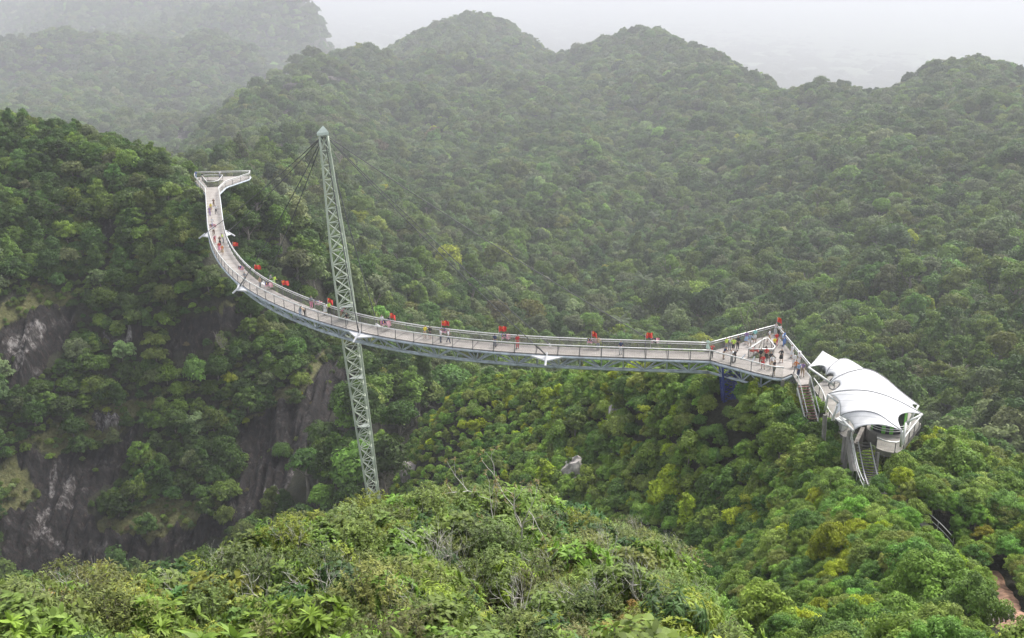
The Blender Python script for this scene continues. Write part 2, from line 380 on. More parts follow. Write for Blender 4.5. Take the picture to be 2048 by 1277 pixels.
def ground_material():
    m, nt, b, out = newmat("slope_ground")
    tc = N(nt, "ShaderNodeNewGeometry")
    def nz(scale, det=8, rough=0.6, vec=None, dist=0):
        n = N(nt, "ShaderNodeTexNoise"); n.inputs["Scale"].default_value = scale; n.inputs["Detail"].default_value = det; n.inputs["Roughness"].default_value = rough
        n.inputs["Distortion"].default_value = dist
        nt.links.new(vec if vec is not None else tc.outputs["Position"], n.inputs["Vector"]); return n
    def ramp(src, stops):
        r = N(nt, "ShaderNodeValToRGB")
        e = r.color_ramp.elements
        while len(e) < len(stops): e.new(0.5)
        for q, (p, c) in zip(e, stops): q.position = p; q.color = (*c, 1)
        nt.links.new(src, r.inputs["Fac"]); return r
    def mix(f, a, b_):
        x = N(nt, "ShaderNodeMix", data_type='RGBA')
        nt.links.new(f, x.inputs[0]); nt.links.new(a, x.inputs[6]); nt.links.new(b_, x.inputs[7]); return x.outputs[2]
    soil = ramp(nz(0.8).outputs["Fac"], [(0.3, (0.02, 0.022, 0.010)), (0.55, (0.035, 0.036, 0.016)), (0.75, (0.06, 0.055, 0.028))])
    st = N(nt, "ShaderNodeMapping"); st.inputs["Scale"].default_value = (0.55, 0.55, 0.09)
    nt.links.new(tc.outputs["Position"], st.inputs["Vector"])
    st2 = N(nt, "ShaderNodeMapping"); st2.inputs["Scale"].default_value = (1.6, 1.6, 0.35)
    nt.links.new(tc.outputs["Position"], st2.inputs["Vector"])
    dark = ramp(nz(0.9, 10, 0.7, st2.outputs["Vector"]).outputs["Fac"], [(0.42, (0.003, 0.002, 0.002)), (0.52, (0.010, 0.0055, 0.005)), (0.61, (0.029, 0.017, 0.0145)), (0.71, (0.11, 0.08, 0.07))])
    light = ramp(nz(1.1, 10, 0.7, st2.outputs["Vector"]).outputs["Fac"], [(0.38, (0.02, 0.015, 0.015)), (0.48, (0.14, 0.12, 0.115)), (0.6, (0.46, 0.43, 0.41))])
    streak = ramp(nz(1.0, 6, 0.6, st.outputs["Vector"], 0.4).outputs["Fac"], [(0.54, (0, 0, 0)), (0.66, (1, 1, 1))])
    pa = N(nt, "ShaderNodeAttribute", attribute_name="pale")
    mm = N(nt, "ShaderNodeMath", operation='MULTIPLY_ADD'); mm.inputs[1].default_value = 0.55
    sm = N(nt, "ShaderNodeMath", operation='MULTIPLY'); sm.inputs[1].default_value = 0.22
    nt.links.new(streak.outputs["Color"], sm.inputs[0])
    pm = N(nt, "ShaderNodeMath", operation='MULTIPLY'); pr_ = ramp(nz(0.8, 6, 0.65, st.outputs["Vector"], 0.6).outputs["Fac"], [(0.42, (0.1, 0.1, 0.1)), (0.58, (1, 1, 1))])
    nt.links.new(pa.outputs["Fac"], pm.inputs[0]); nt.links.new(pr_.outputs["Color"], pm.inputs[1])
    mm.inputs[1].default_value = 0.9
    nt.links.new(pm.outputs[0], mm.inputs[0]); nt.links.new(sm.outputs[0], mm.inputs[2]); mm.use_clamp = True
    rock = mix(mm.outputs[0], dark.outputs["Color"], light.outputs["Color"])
    gr = ramp(nz(1.6, 9, 0.75).outputs["Fac"], [(0.3, (0.05, 0.052, 0.018)), (0.5, (0.13, 0.135, 0.042)), (0.7, (0.22, 0.19, 0.08))])
    ra = N(nt, "ShaderNodeAttribute", attribute_name="rock"); ga = N(nt, "ShaderNodeAttribute", attribute_name="grassy")
    dirt = ramp(nz(2.5).outputs["Fac"], [(0.3, (0.13, 0.07, 0.045)), (0.6, (0.24, 0.14, 0.09)), (0.8, (0.30, 0.22, 0.17))])
    c = mix(ga.outputs["Fac"], soil.outputs["Color"], gr.outputs["Color"])
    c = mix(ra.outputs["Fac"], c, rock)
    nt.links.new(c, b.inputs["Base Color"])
    b.inputs["Roughness"].default_value = 0.9
    bp = N(nt, "ShaderNodeBump"); bp.inputs["Strength"].default_value = 1.0; bp.inputs["Distance"].default_value = 1.6
    nt.links.new(nz(0.7, 12, 0.72, st2.outputs["Vector"]).outputs["Fac"], bp.inputs["Height"]); nt.links.new(bp.outputs["Normal"], b.inputs["Normal"])
    return m
M_GROUND = ground_material()

# ------------------------------------------------------------------ the ground sheet
azs = np.concatenate([np.linspace(radians(-46), radians(-29), 70, endpoint=False), np.linspace(radians(-29), radians(-7), 330, endpoint=False), np.linspace(radians(-7), radians(46), 250)])
lds = np.concatenate([np.linspace(math.log(2.5), math.log(138), 380, endpoint=False), np.linspace(math.log(138), math.log(255), 380, endpoint=False), np.linspace(math.log(255), math.log(12000), 330)])
NA, ND = len(azs), len(lds)
AZ, LD = np.meshgrid(azs, lds)
GD = np.exp(LD)
GX, GY = GD * np.sin(AZ), GD * np.cos(AZ)
GZ = ground(GX, GY)
GP = np.stack([GX, GY, GZ], -1)
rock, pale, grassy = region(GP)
# break the bare rock into ledges and gullies
amp = rock * (2.6 * np.abs(fbm(GX / 5, GZ / 14, 5)) + 1.1 * np.abs(noise(GX / 1.6, GZ / 6)) + 0.5 * noise(GX / .8, GZ / 1.1))
amp = np.where(GD < 300, amp, 0)
GP[..., 2] += amp - 0.6 * rock
idx = np.arange(NA * ND).reshape(ND, NA)
F = np.stack([idx[:-1, :-1], idx[:-1, 1:], idx[1:, 1:], idx[1:, :-1]], -1).reshape(-1, 4)
me = mesh_np("terrain", GP.reshape(-1, 3), [F], [M_GROUND], smooth=True)
for nm, arr in (("rock", rock), ("pale", pale), ("grassy", grassy)):
    a = me.attributes.new(nm, 'FLOAT', 'POINT')
    f = arr.astype(np.float32)
    a.data.foreach_set("value", f.ravel())
tag(link("terrain", me), kind="structure")
# the low country far below, out to the horizon
mb = MB(); n = 48
mb.add([(0, 0, -401)] + [(13500 * cos(2 * pi * k / n), 13500 * sin(2 * pi * k / n), -401) for k in range(n)], [(0, 1 + k, 1 + (k + 1) % n) for k in range(n)])
tag(mb.build("plain_ground", simple("plain", (0.10, 0.12, 0.07), 0.9, var=0.4, scale=0.004)), kind="structure")
# ------------------------------------------------------------------ bridge deck line (outer, camera-side edge) from the photograph, deck level ZD
ZD = -42.0
EDGE = [(411.5, 388), (412.3, 397), (413.3, 412), (414.2, 430), (415.4, 450), (417.2, 470), (420, 487), (424.5, 500), (431, 513), (442, 530), (456, 547), (470.5, 562), (483, 573), (498.7, 582), (512.7, 590.5), (529.7, 599),
        (546.6, 607.2), (566, 615.5), (587, 624.3), (609.5, 633.5), (631, 641.2), (654.6, 648.7), (678.7, 655.8), (704.7, 662.3), (730, 668), (759, 673.4), (792, 679.3), (819, 683.5), (855, 688.8), (895, 693.7), (943, 699),
        (993, 703.2), (1045, 706.8), (1098, 709.4), (1147, 711.3), (1197, 712.8), (1246, 714.4), (1295, 716), (1347, 717.6), (1400, 719.2), (1421, 720)]
def resample(P, step):
    P = [Vector(p) for p in P]; out = [P[0].copy()]; acc = 0
    for a, b in zip(P, P[1:]):
        l = (b - a).length; t = step - acc
        while t <= l: out.append(a.lerp(b, t / l)); t += step
        acc = l - (t - step)
    if (out[-1] - P[-1]).length > step * 0.4: out.append(P[-1].copy())
    else: out[-1] = P[-1].copy()
    return out
def smooth(P, it):
    P = [Vector(p) for p in P]
    for _ in range(it): P = [P[0]] + [(P[i - 1] + P[i] * 2 + P[i + 1]) / 4 for i in range(1, len(P) - 1)] + [P[-1]]
    return P
E_ = resample(smooth(resample([at_z(x, y, ZD) for x, y in EDGE], 1.0), 60), 1.27)
WID = 2.6
def normals(P):
    r = []
    for i in range(len(P)):
        t = (P[min(i + 1, len(P) - 1)] - P[max(i - 1, 0)]).normalized(); r.append(Vector((-t.y, t.x, 0)))
    return r
NRM = normals(E_)
OUT, INN = E_, [p + n * WID for p, n in zip(E_, NRM)]
MID = [(a + b) / 2 for a, b in zip(OUT, INN)]
print("deck length", len(E_) * 1.27, OUT[0], OUT[-1], INN[-1], INN[0])
# platforms
PW = [at_z(*q, ZD) for q in [(1441, 726), (1478, 735.5), (1509, 744.3), (1545, 752.8), (1566, 755), (1584, 747.5)]]
PN, PE = at_z(1552, 667.5, ZD), at_z(1620, 751, ZD)
HOLE = [at_z(1496, 717, ZD), at_z(1553, 717.5, ZD), at_z(1533, 692, ZD)]
PASS = [at_z(1598, 771, ZD), at_z(1617, 769, ZD)]
LP = [at_z(424, 384, ZD), at_z(389, 362, ZD), at_z(391, 355, ZD), at_z(501, 352, ZD), at_z(499, 357, ZD), at_z(452, 373, ZD)]
KEEPOUT = [(p.x, p.y, 2.8) for p in MID[:13]] + [(q.x, q.y, 1.7) for q in HOLE]
_lc = (LP[0] + LP[1] + LP[3]) / 3
KEEPOUT += [(_lc.x - 1.5, _lc.y, 4.0), (LP[2].x + 1, LP[2].y, 2.4), (LP[0].x, LP[0].y, 3.0)]

def mixn(nt, f, a, b_):
    x = N(nt, "ShaderNodeMix", data_type='RGBA'); nt.links.new(f, x.inputs[0])
    for s_, v in ((6, a), (7, b_)):
        if isinstance(v, tuple): x.inputs[s_].default_value = (*v, 1)
        else: nt.links.new(v, x.inputs[s_])
    return x.outputs[2]
M_STEEL = simple("bridge_steel", (0.44, 0.49, 0.54), 0.45, var=0.28, scale=1.5)
M_RAIL = simple("stainless_rail", (0.62, 0.62, 0.60), 0.35, 0.3, var=0.08)
M_DARKRAIL = simple("dark_rail", (0.10, 0.105, 0.11), 0.5)
M_WHITE = simple("white_paint", (0.64, 0.64, 0.65), 0.45, var=0.05)
M_SAGE = simple("sage_paint", (0.42, 0.47, 0.37), 0.5, var=0.14, scale=0.8)
M_CABLE = simple("cable_steel", (0.05, 0.055, 0.055), 0.5)
M_BLUE = simple("blue_paint", (0.03, 0.05, 0.22), 0.5, var=0.25)
M_CONC = simple("concrete", (0.22, 0.205, 0.185), 0.85, var=0.3, scale=1.2, bump=0.15)
M_CONCDARK = simple("stained_concrete", (0.16, 0.145, 0.13), 0.9, var=0.4, scale=1.2)
def deck_material():
    m, nt, b, out = newmat("deck_planks")
    at = N(nt, "ShaderNodeAttribute", attribute_name="run")
    wv = N(nt, "ShaderNodeMath", operation='FRACT'); ml = N(nt, "ShaderNodeMath", operation='MULTIPLY'); ml.inputs[1].default_value = 5.0
    nt.links.new(at.outputs["Fac"], ml.inputs[0]); nt.links.new(ml.outputs[0], wv.inputs[0])
    gt = N(nt, "ShaderNodeMath", operation='GREATER_THAN'); gt.inputs[1].default_value = 0.9; nt.links.new(wv.outputs[0], gt.inputs[0])
    tc = N(nt, "ShaderNodeNewGeometry"); nz = N(nt, "ShaderNodeTexNoise"); nz.inputs["Scale"].default_value = 1.3; nz.inputs["Detail"].default_value = 7
    nt.links.new(tc.outputs["Position"], nz.inputs["Vector"])
    rp = N(nt, "ShaderNodeValToRGB"); e = rp.color_ramp.elements
    e[0].position = 0.3; e[0].color = (0.25, 0.227, 0.208, 1); e[1].position = 0.72; e[1].color = (0.35, 0.322, 0.30, 1)
    nt.links.new(nz.outputs["Fac"], rp.inputs["Fac"])
    m2 = N(nt, "ShaderNodeMath", operation='MULTIPLY'); m2.inputs[1].default_value = 0.3937; f2 = N(nt, "ShaderNodeMath", operation='FRACT'); g2 = N(nt, "ShaderNodeMath", operation='GREATER_THAN'); g2.inputs[1].default_value = 0.94
    nt.links.new(at.outputs["Fac"], m2.inputs[0]); nt.links.new(m2.outputs[0], f2.inputs[0]); nt.links.new(f2.outputs[0], g2.inputs[0])
    n3 = N(nt, "ShaderNodeTexNoise"); n3.inputs["Scale"].default_value = 0.35; n3.inputs["Detail"].default_value = 6; nt.links.new(tc.outputs["Position"], n3.inputs["Vector"])
    r3 = N(nt, "ShaderNodeMapRange"); r3.inputs[1].default_value = 0.48; r3.inputs[2].default_value = 0.68; r3.inputs[4].default_value = 0.6; nt.links.new(n3.outputs["Fac"], r3.inputs[0])
    c_ = mixn(nt, r3.outputs[0], rp.outputs["Color"], (0.20, 0.18, 0.16))
    c_ = mixn(nt, gt.outputs[0], c_, (0.17, 0.15, 0.135))
    nt.links.new(mixn(nt, g2.outputs[0], c_, (0.13, 0.12, 0.11)), b.inputs["Base Color"]); b.inputs["Roughness"].default_value = 0.8
    return m
M_DECK = deck_material()
def mesh_net(name, col, a, scale=9.0):
    m, nt, b, out = newmat(name)
    b.inputs["Base Color"].default_value = (*col, 1); b.inputs["Roughness"].default_value = 0.4; b.inputs["Metallic"].default_value = 0.2
    tr = N(nt, "ShaderNodeBsdfTransparent"); ms = N(nt, "ShaderNodeMixShader"); ms.inputs[0].default_value = a
    nt.links.new(tr.outputs[0], ms.inputs[1]); nt.links.new(b.outputs[0], ms.inputs[2]); nt.links.new(ms.outputs[0], out.inputs[0])
    return m
M_NET = mesh_net("rope_net", (0.40, 0.38, 0.35), 0.30)

def slab(name, poly, z0, z1, mat, parent, hole=None, run=None):
    bm = bmesh.new()
    def loop(ps): 
        vs = [bm.verts.new((p.x, p.y, z1)) for p in ps]
        return [bm.edges.new((vs[i], vs[(i + 1) % len(vs)])) for i in range(len(vs))]
    ed = loop(poly) + (loop(hole) if hole else [])
    bmesh.ops.triangle_fill(bm, use_beauty=True, edges=ed)
    bmesh.ops.recalc_face_normals(bm, faces=bm.faces)
    if bm.faces and bm.faces[:][0].normal.z < 0: bmesh.ops.reverse_faces(bm, faces=bm.faces)
    ex = bmesh.ops.extrude_face_region(bm, geom=bm.faces[:])
    vs = [v for v in ex["geom"] if isinstance(v, bmesh.types.BMVert)]
    for v in vs: v.co.z = z1
    top = set(vs)
    for v in bm.verts:
        if v not in top: v.co.z = z0
    bmesh.ops.recalc_face_normals(bm, faces=bm.faces)
    me = bpy.data.meshes.new(name)
    o_ = parent.location if parent.parent is None else parent.location + parent.parent.location
    a = None
    for v in bm.verts: v.co -= o_
    bm.to_mesh(me); bm.free(); me.materials.append(mat)
    at = me.attributes.new("run", 'FLOAT', 'POINT'); d = run or Vector((0.6, 0.8, 0))
    at.data.foreach_set("value", [v.co.dot(d) for v in me.vertices])
    return link(name, me, parent)

# ------------------------------------------------------------------ the footbridge
BR = tag(empty("footbridge", MID[len(MID) // 2] + Vector((0, 0, -0.2))), "long curved steel footbridge with beige plank deck hung from the mast", "footbridge")
O = BR.location
mb = MB()
rows = [[a + Vector((0, 0, 0.0)), b + Vector((0, 0, 0.0))] for a, b in zip(OUT, INN)]
mb.sheet(rows); mb.sheet([[b - Vector((0, 0, .14)), a - Vector((0, 0, .14))] for a, b in zip(OUT, INN)])
mb.sheet([[a - Vector((0, 0, .14)), a] for a in OUT]); mb.sheet([[b, b - Vector((0, 0, .14))] for b in INN])
dk = mb.build("deck", M_DECK, BR)
at = dk.data.attributes.new("run", 'FLOAT', 'POINT'); nD = len(OUT)
at.data.foreach_set("value", [(k // 2) * 1.27 for k in range(nD * 2)] + [(k // 2) * 1.27 for k in range(nD * 2)] + [(k // 2) * 1.27 for k in range(nD * 2)] + [(k // 2) * 1.27 for k in range(nD * 2)])
dz = Vector((0, 0, 1))
for side, P in (("outer", OUT), ("inner", INN)):
    MB().tube([p - dz * 0.32 for p in P], 0.16, 8).build("edge_beam", M_STEEL, BR, True)
NB = [(OUT[i] + INN[i]) / 2 - dz * 2.05 for i in range(len(OUT))]
MB().tube(NB[1:], 0.2, 8).build("bottom_chord", M_STEEL, BR, True)
for i in range(2, len(OUT) - 3, 4):                       # one truss bay every four deck steps
    mb = MB(); j = i + 2; k = min(i + 4, len(OUT) - 1)
    for P in (OUT, INN):
        mb.tube([P[i] - dz * .35, NB[j]], 0.11, 5); mb.tube([P[k] - dz * .35, NB[j]], 0.11, 5)
        mb.tube([P[j] - dz * .35, NB[j]], 0.07, 5); mb.tube([P[i] - dz * .35, NB[i]], 0.07, 5)
    mb.tube([OUT[i] - dz * .35, INN[i] - dz * .35], 0.07, 5); mb.tube([OUT[j] - dz * .35, INN[j] - dz * .35], 0.07, 5)
    mb.build("truss_bay", M_STEEL, BR)

def railing(P, nrm_out, parent, h=1.15, double=False, step=2, net=True, name="railing", zo=0.0, lean=0.0):
    """handrail, net infill and posts along P; nrm_out leans it outward"""
    P = [Vector(p) + dz * zo for p in P]
    top = [p + dz * h + n_ * lean for p, n_ in zip(P, nrm_out)]
    r = MB().tube(top, 0.07, 6).build(name, M_RAIL, parent, True)
    sub = parent if parent.parent is not None else r
    if double:
        MB().tube([t - dz * 0.24 + (p - t) * 0.0 for t, p in zip(top, P)], 0.045, 6).build("lower_rail", M_RAIL, r, True)
    if net:
        MB().sheet([[p + dz * 0.08, t - dz * 0.03] for p, t in zip(P, top)]).build("net_panel", M_NET, r)
    mb = MB(); mb.cur = 0
    base = Vector((0, 0, 0)); v = dz * h + nrm_out[0] * 0
    pm = MB().box((0, 0, h / 2 - 0.1), (0.07, 0.07, h + 0.2)).mesh("post", M_DARKRAIL)
    for i in range(0, len(P), step):
        q = link("post", pm, r); q.location = P[i] - O_of(r)
    return r
def O_of(o):
    v = o.location.copy()
    while o.parent is not None: o = o.parent; v += o.location
    return v
OUTN = [-n for n in NRM]
railing(OUT, OUTN, BR)
railing(INN, NRM, BR, double=True)
# triangular platform at the station end
plat = [OUT[-1]] + PW + PASS[:1] + PASS[1:] + [PE, PN, INN[-1]]
slab("platform_deck", plat, ZD - 0.14, ZD + 0.004, M_DECK, BR, HOLE, Vector((0.3, 0.95, 0)))
W2 = [OUT[-1]] + PW[:5]
W2 = resample(W2, 1.3)
railing(W2, [-n for n in normals(W2)], BR)
NW = resample([INN[-1], PN], 1.3); railing(NW, normals(NW), BR, double=True)
NE = resample([PN, PE], 1.3); railing(NE, normals(NE), BR, double=True)
PCEN = (OUT[-1] + PN + PE) / 3
for P in (W2, NW, NE, [PW[4], PW[5], PE]): MB().tube([p - dz * 0.32 for p in P], 0.17, 8).build("edge_beam", M_STEEL, BR, True)
chord = [p.lerp(PCEN, 0.1) - dz * 1.75 for p in W2]
chord[0] = NB[-1]
MB().tube(chord, 0.16, 8).build("bottom_chord", M_STEEL, BR, True)
for i in range(0, len(W2) - 2, 2):
    mb = MB(); mb.tube([W2[i] - dz * .35, chord[i + 1]], .085, 5); mb.tube([W2[i + 2] - dz * .35, chord[i + 1]], .085, 5); mb.tube([W2[i + 1] - dz * .35, chord[i + 1]], .09, 5)
    mb.tube([chord[i + 1], chord[i + 1].lerp(PCEN, 0.5) + dz * 1.4], .07, 5)
    mb.build("truss_bay", M_STEEL, BR)
# fence round the opening
HF = resample(HOLE + [HOLE[0]], 1.4); hr = railing(HF, [Vector((0, 0, 0))] * len(HF), BR, h=1.15, step=2)
# branching platform at the far end
slab("far_platform_deck", [OUT[0], LP[1], LP[2], LP[3], LP[4], LP[5], INN[0]], ZD - 0.14, ZD + 0.004, M_DECK, BR, [at_z(415, 375, ZD), at_z(404, 361, ZD), at_z(447, 361, ZD), at_z(436, 374, ZD)], Vector((0.1, 1, 0)))
for P in ([OUT[0], LP[1], LP[2]], [LP[2], LP[3]], [LP[3], LP[4], LP[5], INN[0]]):
    P = resample(P, 1.6); railing(P, [Vector((0, 0, 0))] * len(P), BR, double=True)
    MB().tube([p - dz * 0.32 for p in P], 0.17, 8).build("edge_beam", M_STEEL, BR, True)
P = resample([at_z(415, 375, ZD), at_z(404, 361, ZD), at_z(447, 361, ZD), at_z(436, 374, ZD), at_z(415, 375, ZD)], 1.6); railing(P, [Vector((0, 0, 0))] * len(P), BR)
# white outriggers that take the cables
def nearest(px, py, P=OUT):
    q = proj(np.array([tuple(p) for p in P])); return int(np.argmin(np.hypot(q[0] - px, q[1] - py)))
STN = [nearest(417, 468), nearest(483, 574), nearest(729, 668), nearest(1100, 709)]
ANCH = []
for k, i in enumerate(STN):
    for P, nn in ((OUT, -NRM[i]), (INN, NRM[i])):
        t = Vector((NRM[i].y, -NRM[i].x, 0)); c = P[i]
        tip = c + nn * 1.55 - dz * 0.62
        mb = MB()
        a, b = c - t * 1.9 + nn * 0.17, c + t * 1.9 + nn * 0.17
        for zo in (0.0, -0.1):
            pass
        a1, b1, p1 = a - dz * .2, b - dz * .2, c + nn * 1.1 - dz * 0.42
        mb.add([a1, b1, p1, a1 - dz * .16, b1 - dz * .16, p1 - dz * .16], [(0, 1, 2), (3, 5, 4), (0, 3, 4, 1), (1, 4, 5, 2), (2, 5, 3, 0)])
        mb.tube([c + nn * 0.2 + dz * 0.2, tip - dz * 0.25 + nn * .12], 0.13, 8)
        mb.build("outrigger", M_WHITE, BR)
        ANCH.append(c + nn * 0.55 + dz * 0.0)

# ------------------------------------------------------------------ the mast
TOP, BOT = at_d(649, 272, 128.5), at_d(757, 1045, 124.6)
AX_ = (BOT - TOP).normalized()
k_ = 0
for s_ in np.arange(0, 40, 0.5):
    q = BOT + AX_ * s_
    if q.z < float(ground(np.array([q.x]), np.array([q.y]))[0]) - 0.3: k_ = s_; break
FOOT = BOT + AX_ * (k_ or 12)
MAST = tag(empty("mast", FOOT), "tall leaning pale green lattice mast that carries the bridge cables", "mast")
KEEPOUT.append((FOOT.x, FOOT.y, 2.5))
LEN = (FOOT - TOP).length
e1 = AX_.cross(Vector((0, 1, 0))).normalized(); e2 = AX_.cross(e1)
vis = (BOT - TOP).length
def rad(s):                     # spindle: narrow head, wide at the deck, narrow foot
    return float(np.interp(s / vis, [0, 0.04, 0.28, 0.5, 0.72, 1.0, 1.6], [0.62, 0.68, 1.25, 1.36, 1.22, 0.86, 0.6]))
def leg(k, s):
    a = radians(-78) + k * 2 * pi / 3
    return TOP + AX_ * s + (e1 * cos(a) + e2 * sin(a)) * rad(s)
npan = int(LEN / 1.75); hs_ = [LEN * i / npan for i in range(npan + 1)]
for k in range(3): MB().tube([leg(k, s) for s in hs_], 0.135, 8).build("leg", M_SAGE, MAST, True)
for k in range(3):
    mb = MB(); k2 = (k + 1) % 3
    for i in range(npan):
        a, b, c, d = leg(k, hs_[i]), leg(k2, hs_[i]), leg(k, hs_[i + 1]), leg(k2, hs_[i + 1])
        mb.tube([a, b], 0.055, 5)
        mb.tube([a, d], 0.06, 5); mb.tube([b, c], 0.06, 5)
    mb.build("lattice_face", M_SAGE, MAST)
mb = MB(); hd = [leg(k, -0.1) for k in range(3)]
c0 = TOP - AX_ * 0.1
ring = [c0 + (p - c0) * 1.45 for p in hd]; ring2 = [p - AX_ * 0.35 for p in ring]
mb.add(ring + ring2 + [TOP - AX_ * 1.25], [(2, 1, 0), (0, 1, 4, 3), (1, 2, 5, 4), (2, 0, 3, 5), (3, 4, 6), (4, 5, 6), (5, 3, 6)])
mb.build("pointed_cap", simple("cap_paint", (0.55, 0.62, 0.55), 0.5), MAST)
for s in (vis * .415, vis * .6, vis * .73):
    mb = MB(); q = [leg(k, s) for k in range(3)]; mb.add(q + [p + AX_ * 0.06 for p in q], [(0, 1, 2), (5, 4, 3), (0, 3, 4, 1), (1, 4, 5, 2), (2, 5, 3, 0)]); mb.build("landing_plate", simple("plate", (0.3, 0.33, 0.3), 0.6), MAST)
# cables
CT = TOP - AX_ * 0.2
I13 = nearest(1305, 690, INN)
cab = [(ANCH[0], "black stay cable from mast head to the outer outrigger near the far platform"), (ANCH[1], "black stay cable from mast head to the inner outrigger near the far platform"),
       (ANCH[2], "black stay cable from mast head to outer outrigger at the bend left of the mast"), (ANCH[3], "black stay cable from mast head to inner railing at the bend left of the mast"),
       (ANCH[4], "black cable down the front of the mast to the white outrigger beside it"), (ANCH[5], "black cable from mast head to the deck's inner side just right of the mast"),
       (ANCH[6], "black stay cable from mast head to the outer outrigger under the midspan flags"), (ANCH[7], "black stay cable from mast head to the inner outrigger at midspan"),
       (INN[I13] + dz * 0.9, "longest black stay cable, running from mast head to the right half of the bridge")]
for a, lab in cab:
    mid_ = [CT.lerp(a, t) - dz * (0.55 * 4 * t * (1 - t)) for t in np.linspace(0, 1, 13)]
    mb = MB().tube(mid_, 0.058, 6)
    if lab.startswith("black stay") or True: mb.tube([a.lerp(CT, 0.035), a], 0.09, 6)
    o = mb.build("stay_cable", M_CABLE, None, origin=CT); tag(o, lab, "cable", "stay cables of the bridge")

# blue pier under the platform
pt = at_z(1438, 733, ZD - 0.5).lerp(PCEN, 0.25)
gz = float(ground(np.array([pt.x]), np.array([pt.y]))[0]) - 0.8
PIER = tag(empty("pier", (pt.x, pt.y, gz)), "dark blue lattice pier under the near corner of the triangular platform", "pier")
mb = None
for sx in (-1, 1):
    for sy in (-1, 1):
        MB().tube([(pt.x + sx * 0.5, pt.y + sy * .5, gz), (pt.x + sx * 1.1, pt.y + sy * 1.1, ZD - 0.5)], 0.13, 8).build("leg", M_BLUE, PIER)
mb = MB(); n_ = 6
for i in range(n_):
    z0, z1 = gz + (ZD - .5 - gz) * i / n_, gz + (ZD - .5 - gz) * (i + 1) / n_
    r0, r1 = .5 + .6 * i / n_, .5 + .6 * (i + 1) / n_
    cs0 = [(pt.x + sx * r0, pt.y + sy * r0, z0) for sx, sy in ((-1, -1), (1, -1), (1, 1), (-1, 1))]; cs1 = [(pt.x + sx * r1, pt.y + sy * r1, z1) for sx, sy in ((-1, -1), (1, -1), (1, 1), (-1, 1))]
    for q in range(4): mb.tube([cs0[q], cs1[(q + 1) % 4]], .06, 5); mb.tube([cs1[q], cs0[(q + 1) % 4]], .06, 5); mb.tube([cs1[q], cs1[(q + 1) % 4]], .06, 5)
mb.build("lattice", M_BLUE, PIER)
KEEPOUT += [(pt.x, pt.y, 2.2), (pt.x - 1.2, pt.y - 3.0, 1.3)]
# ------------------------------------------------------------------ the inclined-lift station with its white membrane roof
def D(pts): return [at_d(*p) for p in pts]
def arc(P, n):
    """smooth curve through P with n+1 samples"""
    P = [Vector(p) for p in P]; L_ = [0]
    for a, b in zip(P, P[1:]): L_.append(L_[-1] + (b - a).length)
    out = []
    Q = [P[0] * 2 - P[1]] + P + [P[-1] * 2 - P[-2]]
    for s in np.linspace(0, L_[-1], n + 1):
        i = min(max(0, int(np.searchsorted(L_, s, side='right')) - 1), len(P) - 2)
        t = (s - L_[i]) / (L_[i + 1] - L_[i]); p0, p1, p2, p3 = Q[i:i + 4]
        out.append(0.5 * ((2 * p1) + (p2 - p0) * t + (2 * p0 - 5 * p1 + 4 * p2 - p3) * t * t + (3 * p1 - p0 - 3 * p2 + p3) * t ** 3))
    return out
NS = 24
RIBS = [arc(D([(1617.5, 735, 106), (1630, 721, 107.5), (1645, 702.5, 110)]), NS),
        arc(D([(1651, 752, 104.5), (1659, 736, 105), (1668, 727, 106), (1682, 719, 107), (1701, 722, 107.5), (1748, 752, 107)]), NS),
        arc(D([(1657.5, 769, 102.5), (1672, 757, 102.6), (1691, 747.5, 102.8), (1712, 741.5, 103), (1735, 739, 103), (1766, 754, 102), (1800, 783, 100), (1837, 811.5, 97.5)]), NS),
        arc(D([(1656.5, 788.5, 99.5), (1676, 783.5, 99), (1708, 781, 98), (1739, 783, 97.3), (1772, 792, 96.3), (1808, 808, 95), (1845.5, 829, 93.5)]), NS),
        arc(D([(1680, 833.5, 95), (1692, 827.5, 94), (1715, 823, 93), (1739, 824, 92.2), (1760, 831, 91.5), (1781, 846, 90.8), (1804, 862.5, 90)]), NS),
        arc(D([(1709, 860.5, 91), (1719, 854.5, 90.7), (1733, 850.8, 90.4), (1750, 850, 90.1), (1767, 850.5, 89.9), (1785, 854.5, 89.9), (1803.5, 862.6, 89.95)]), NS)]
ST = tag(empty("lift_station", at_d(1735, 880, 96) + Vector((0, 0, -3))), "open hillside lift station under a white membrane roof with peaked corners", "station")
M_MEMB, nt, b, out = newmat("white_membrane")
tc_ = N(nt, "ShaderNodeTexCoord"); wv2 = N(nt, "ShaderNodeTexWave", wave_type='BANDS', bands_direction='DIAGONAL'); wv2.inputs["Scale"].default_value = 0.42; wv2.inputs["Distortion"].default_value = 0.3
nt.links.new(tc_.outputs["Object"], wv2.inputs["Vector"])
gt2 = N(nt, "ShaderNodeMapRange"); gt2.inputs[1].default_value = 0.0; gt2.inputs[2].default_value = 0.035; nt.links.new(wv2.outputs["Fac"], gt2.inputs[0])
nz2 = N(nt, "ShaderNodeTexNoise"); nz2.inputs["Scale"].default_value = 0.7; nz2.inputs["Detail"].default_value = 8; nt.links.new(tc_.outputs["Object"], nz2.inputs["Vector"])
rp2 = N(nt, "ShaderNodeValToRGB"); rp2.color_ramp.elements[0].position = 0.35; rp2.color_ramp.elements[0].color = (0.52, 0.52, 0.525, 1); rp2.color_ramp.elements[1].position = 0.6; rp2.color_ramp.elements[1].color = (0.62, 0.62, 0.635, 1)
nt.links.new(nz2.outputs["Fac"], rp2.inputs["Fac"])
nt.links.new(mixn(nt, gt2.outputs[0], (0.38, 0.38, 0.39), rp2.outputs["Color"]), b.inputs["Base Color"]); b.inputs["Roughness"].default_value = 0.55
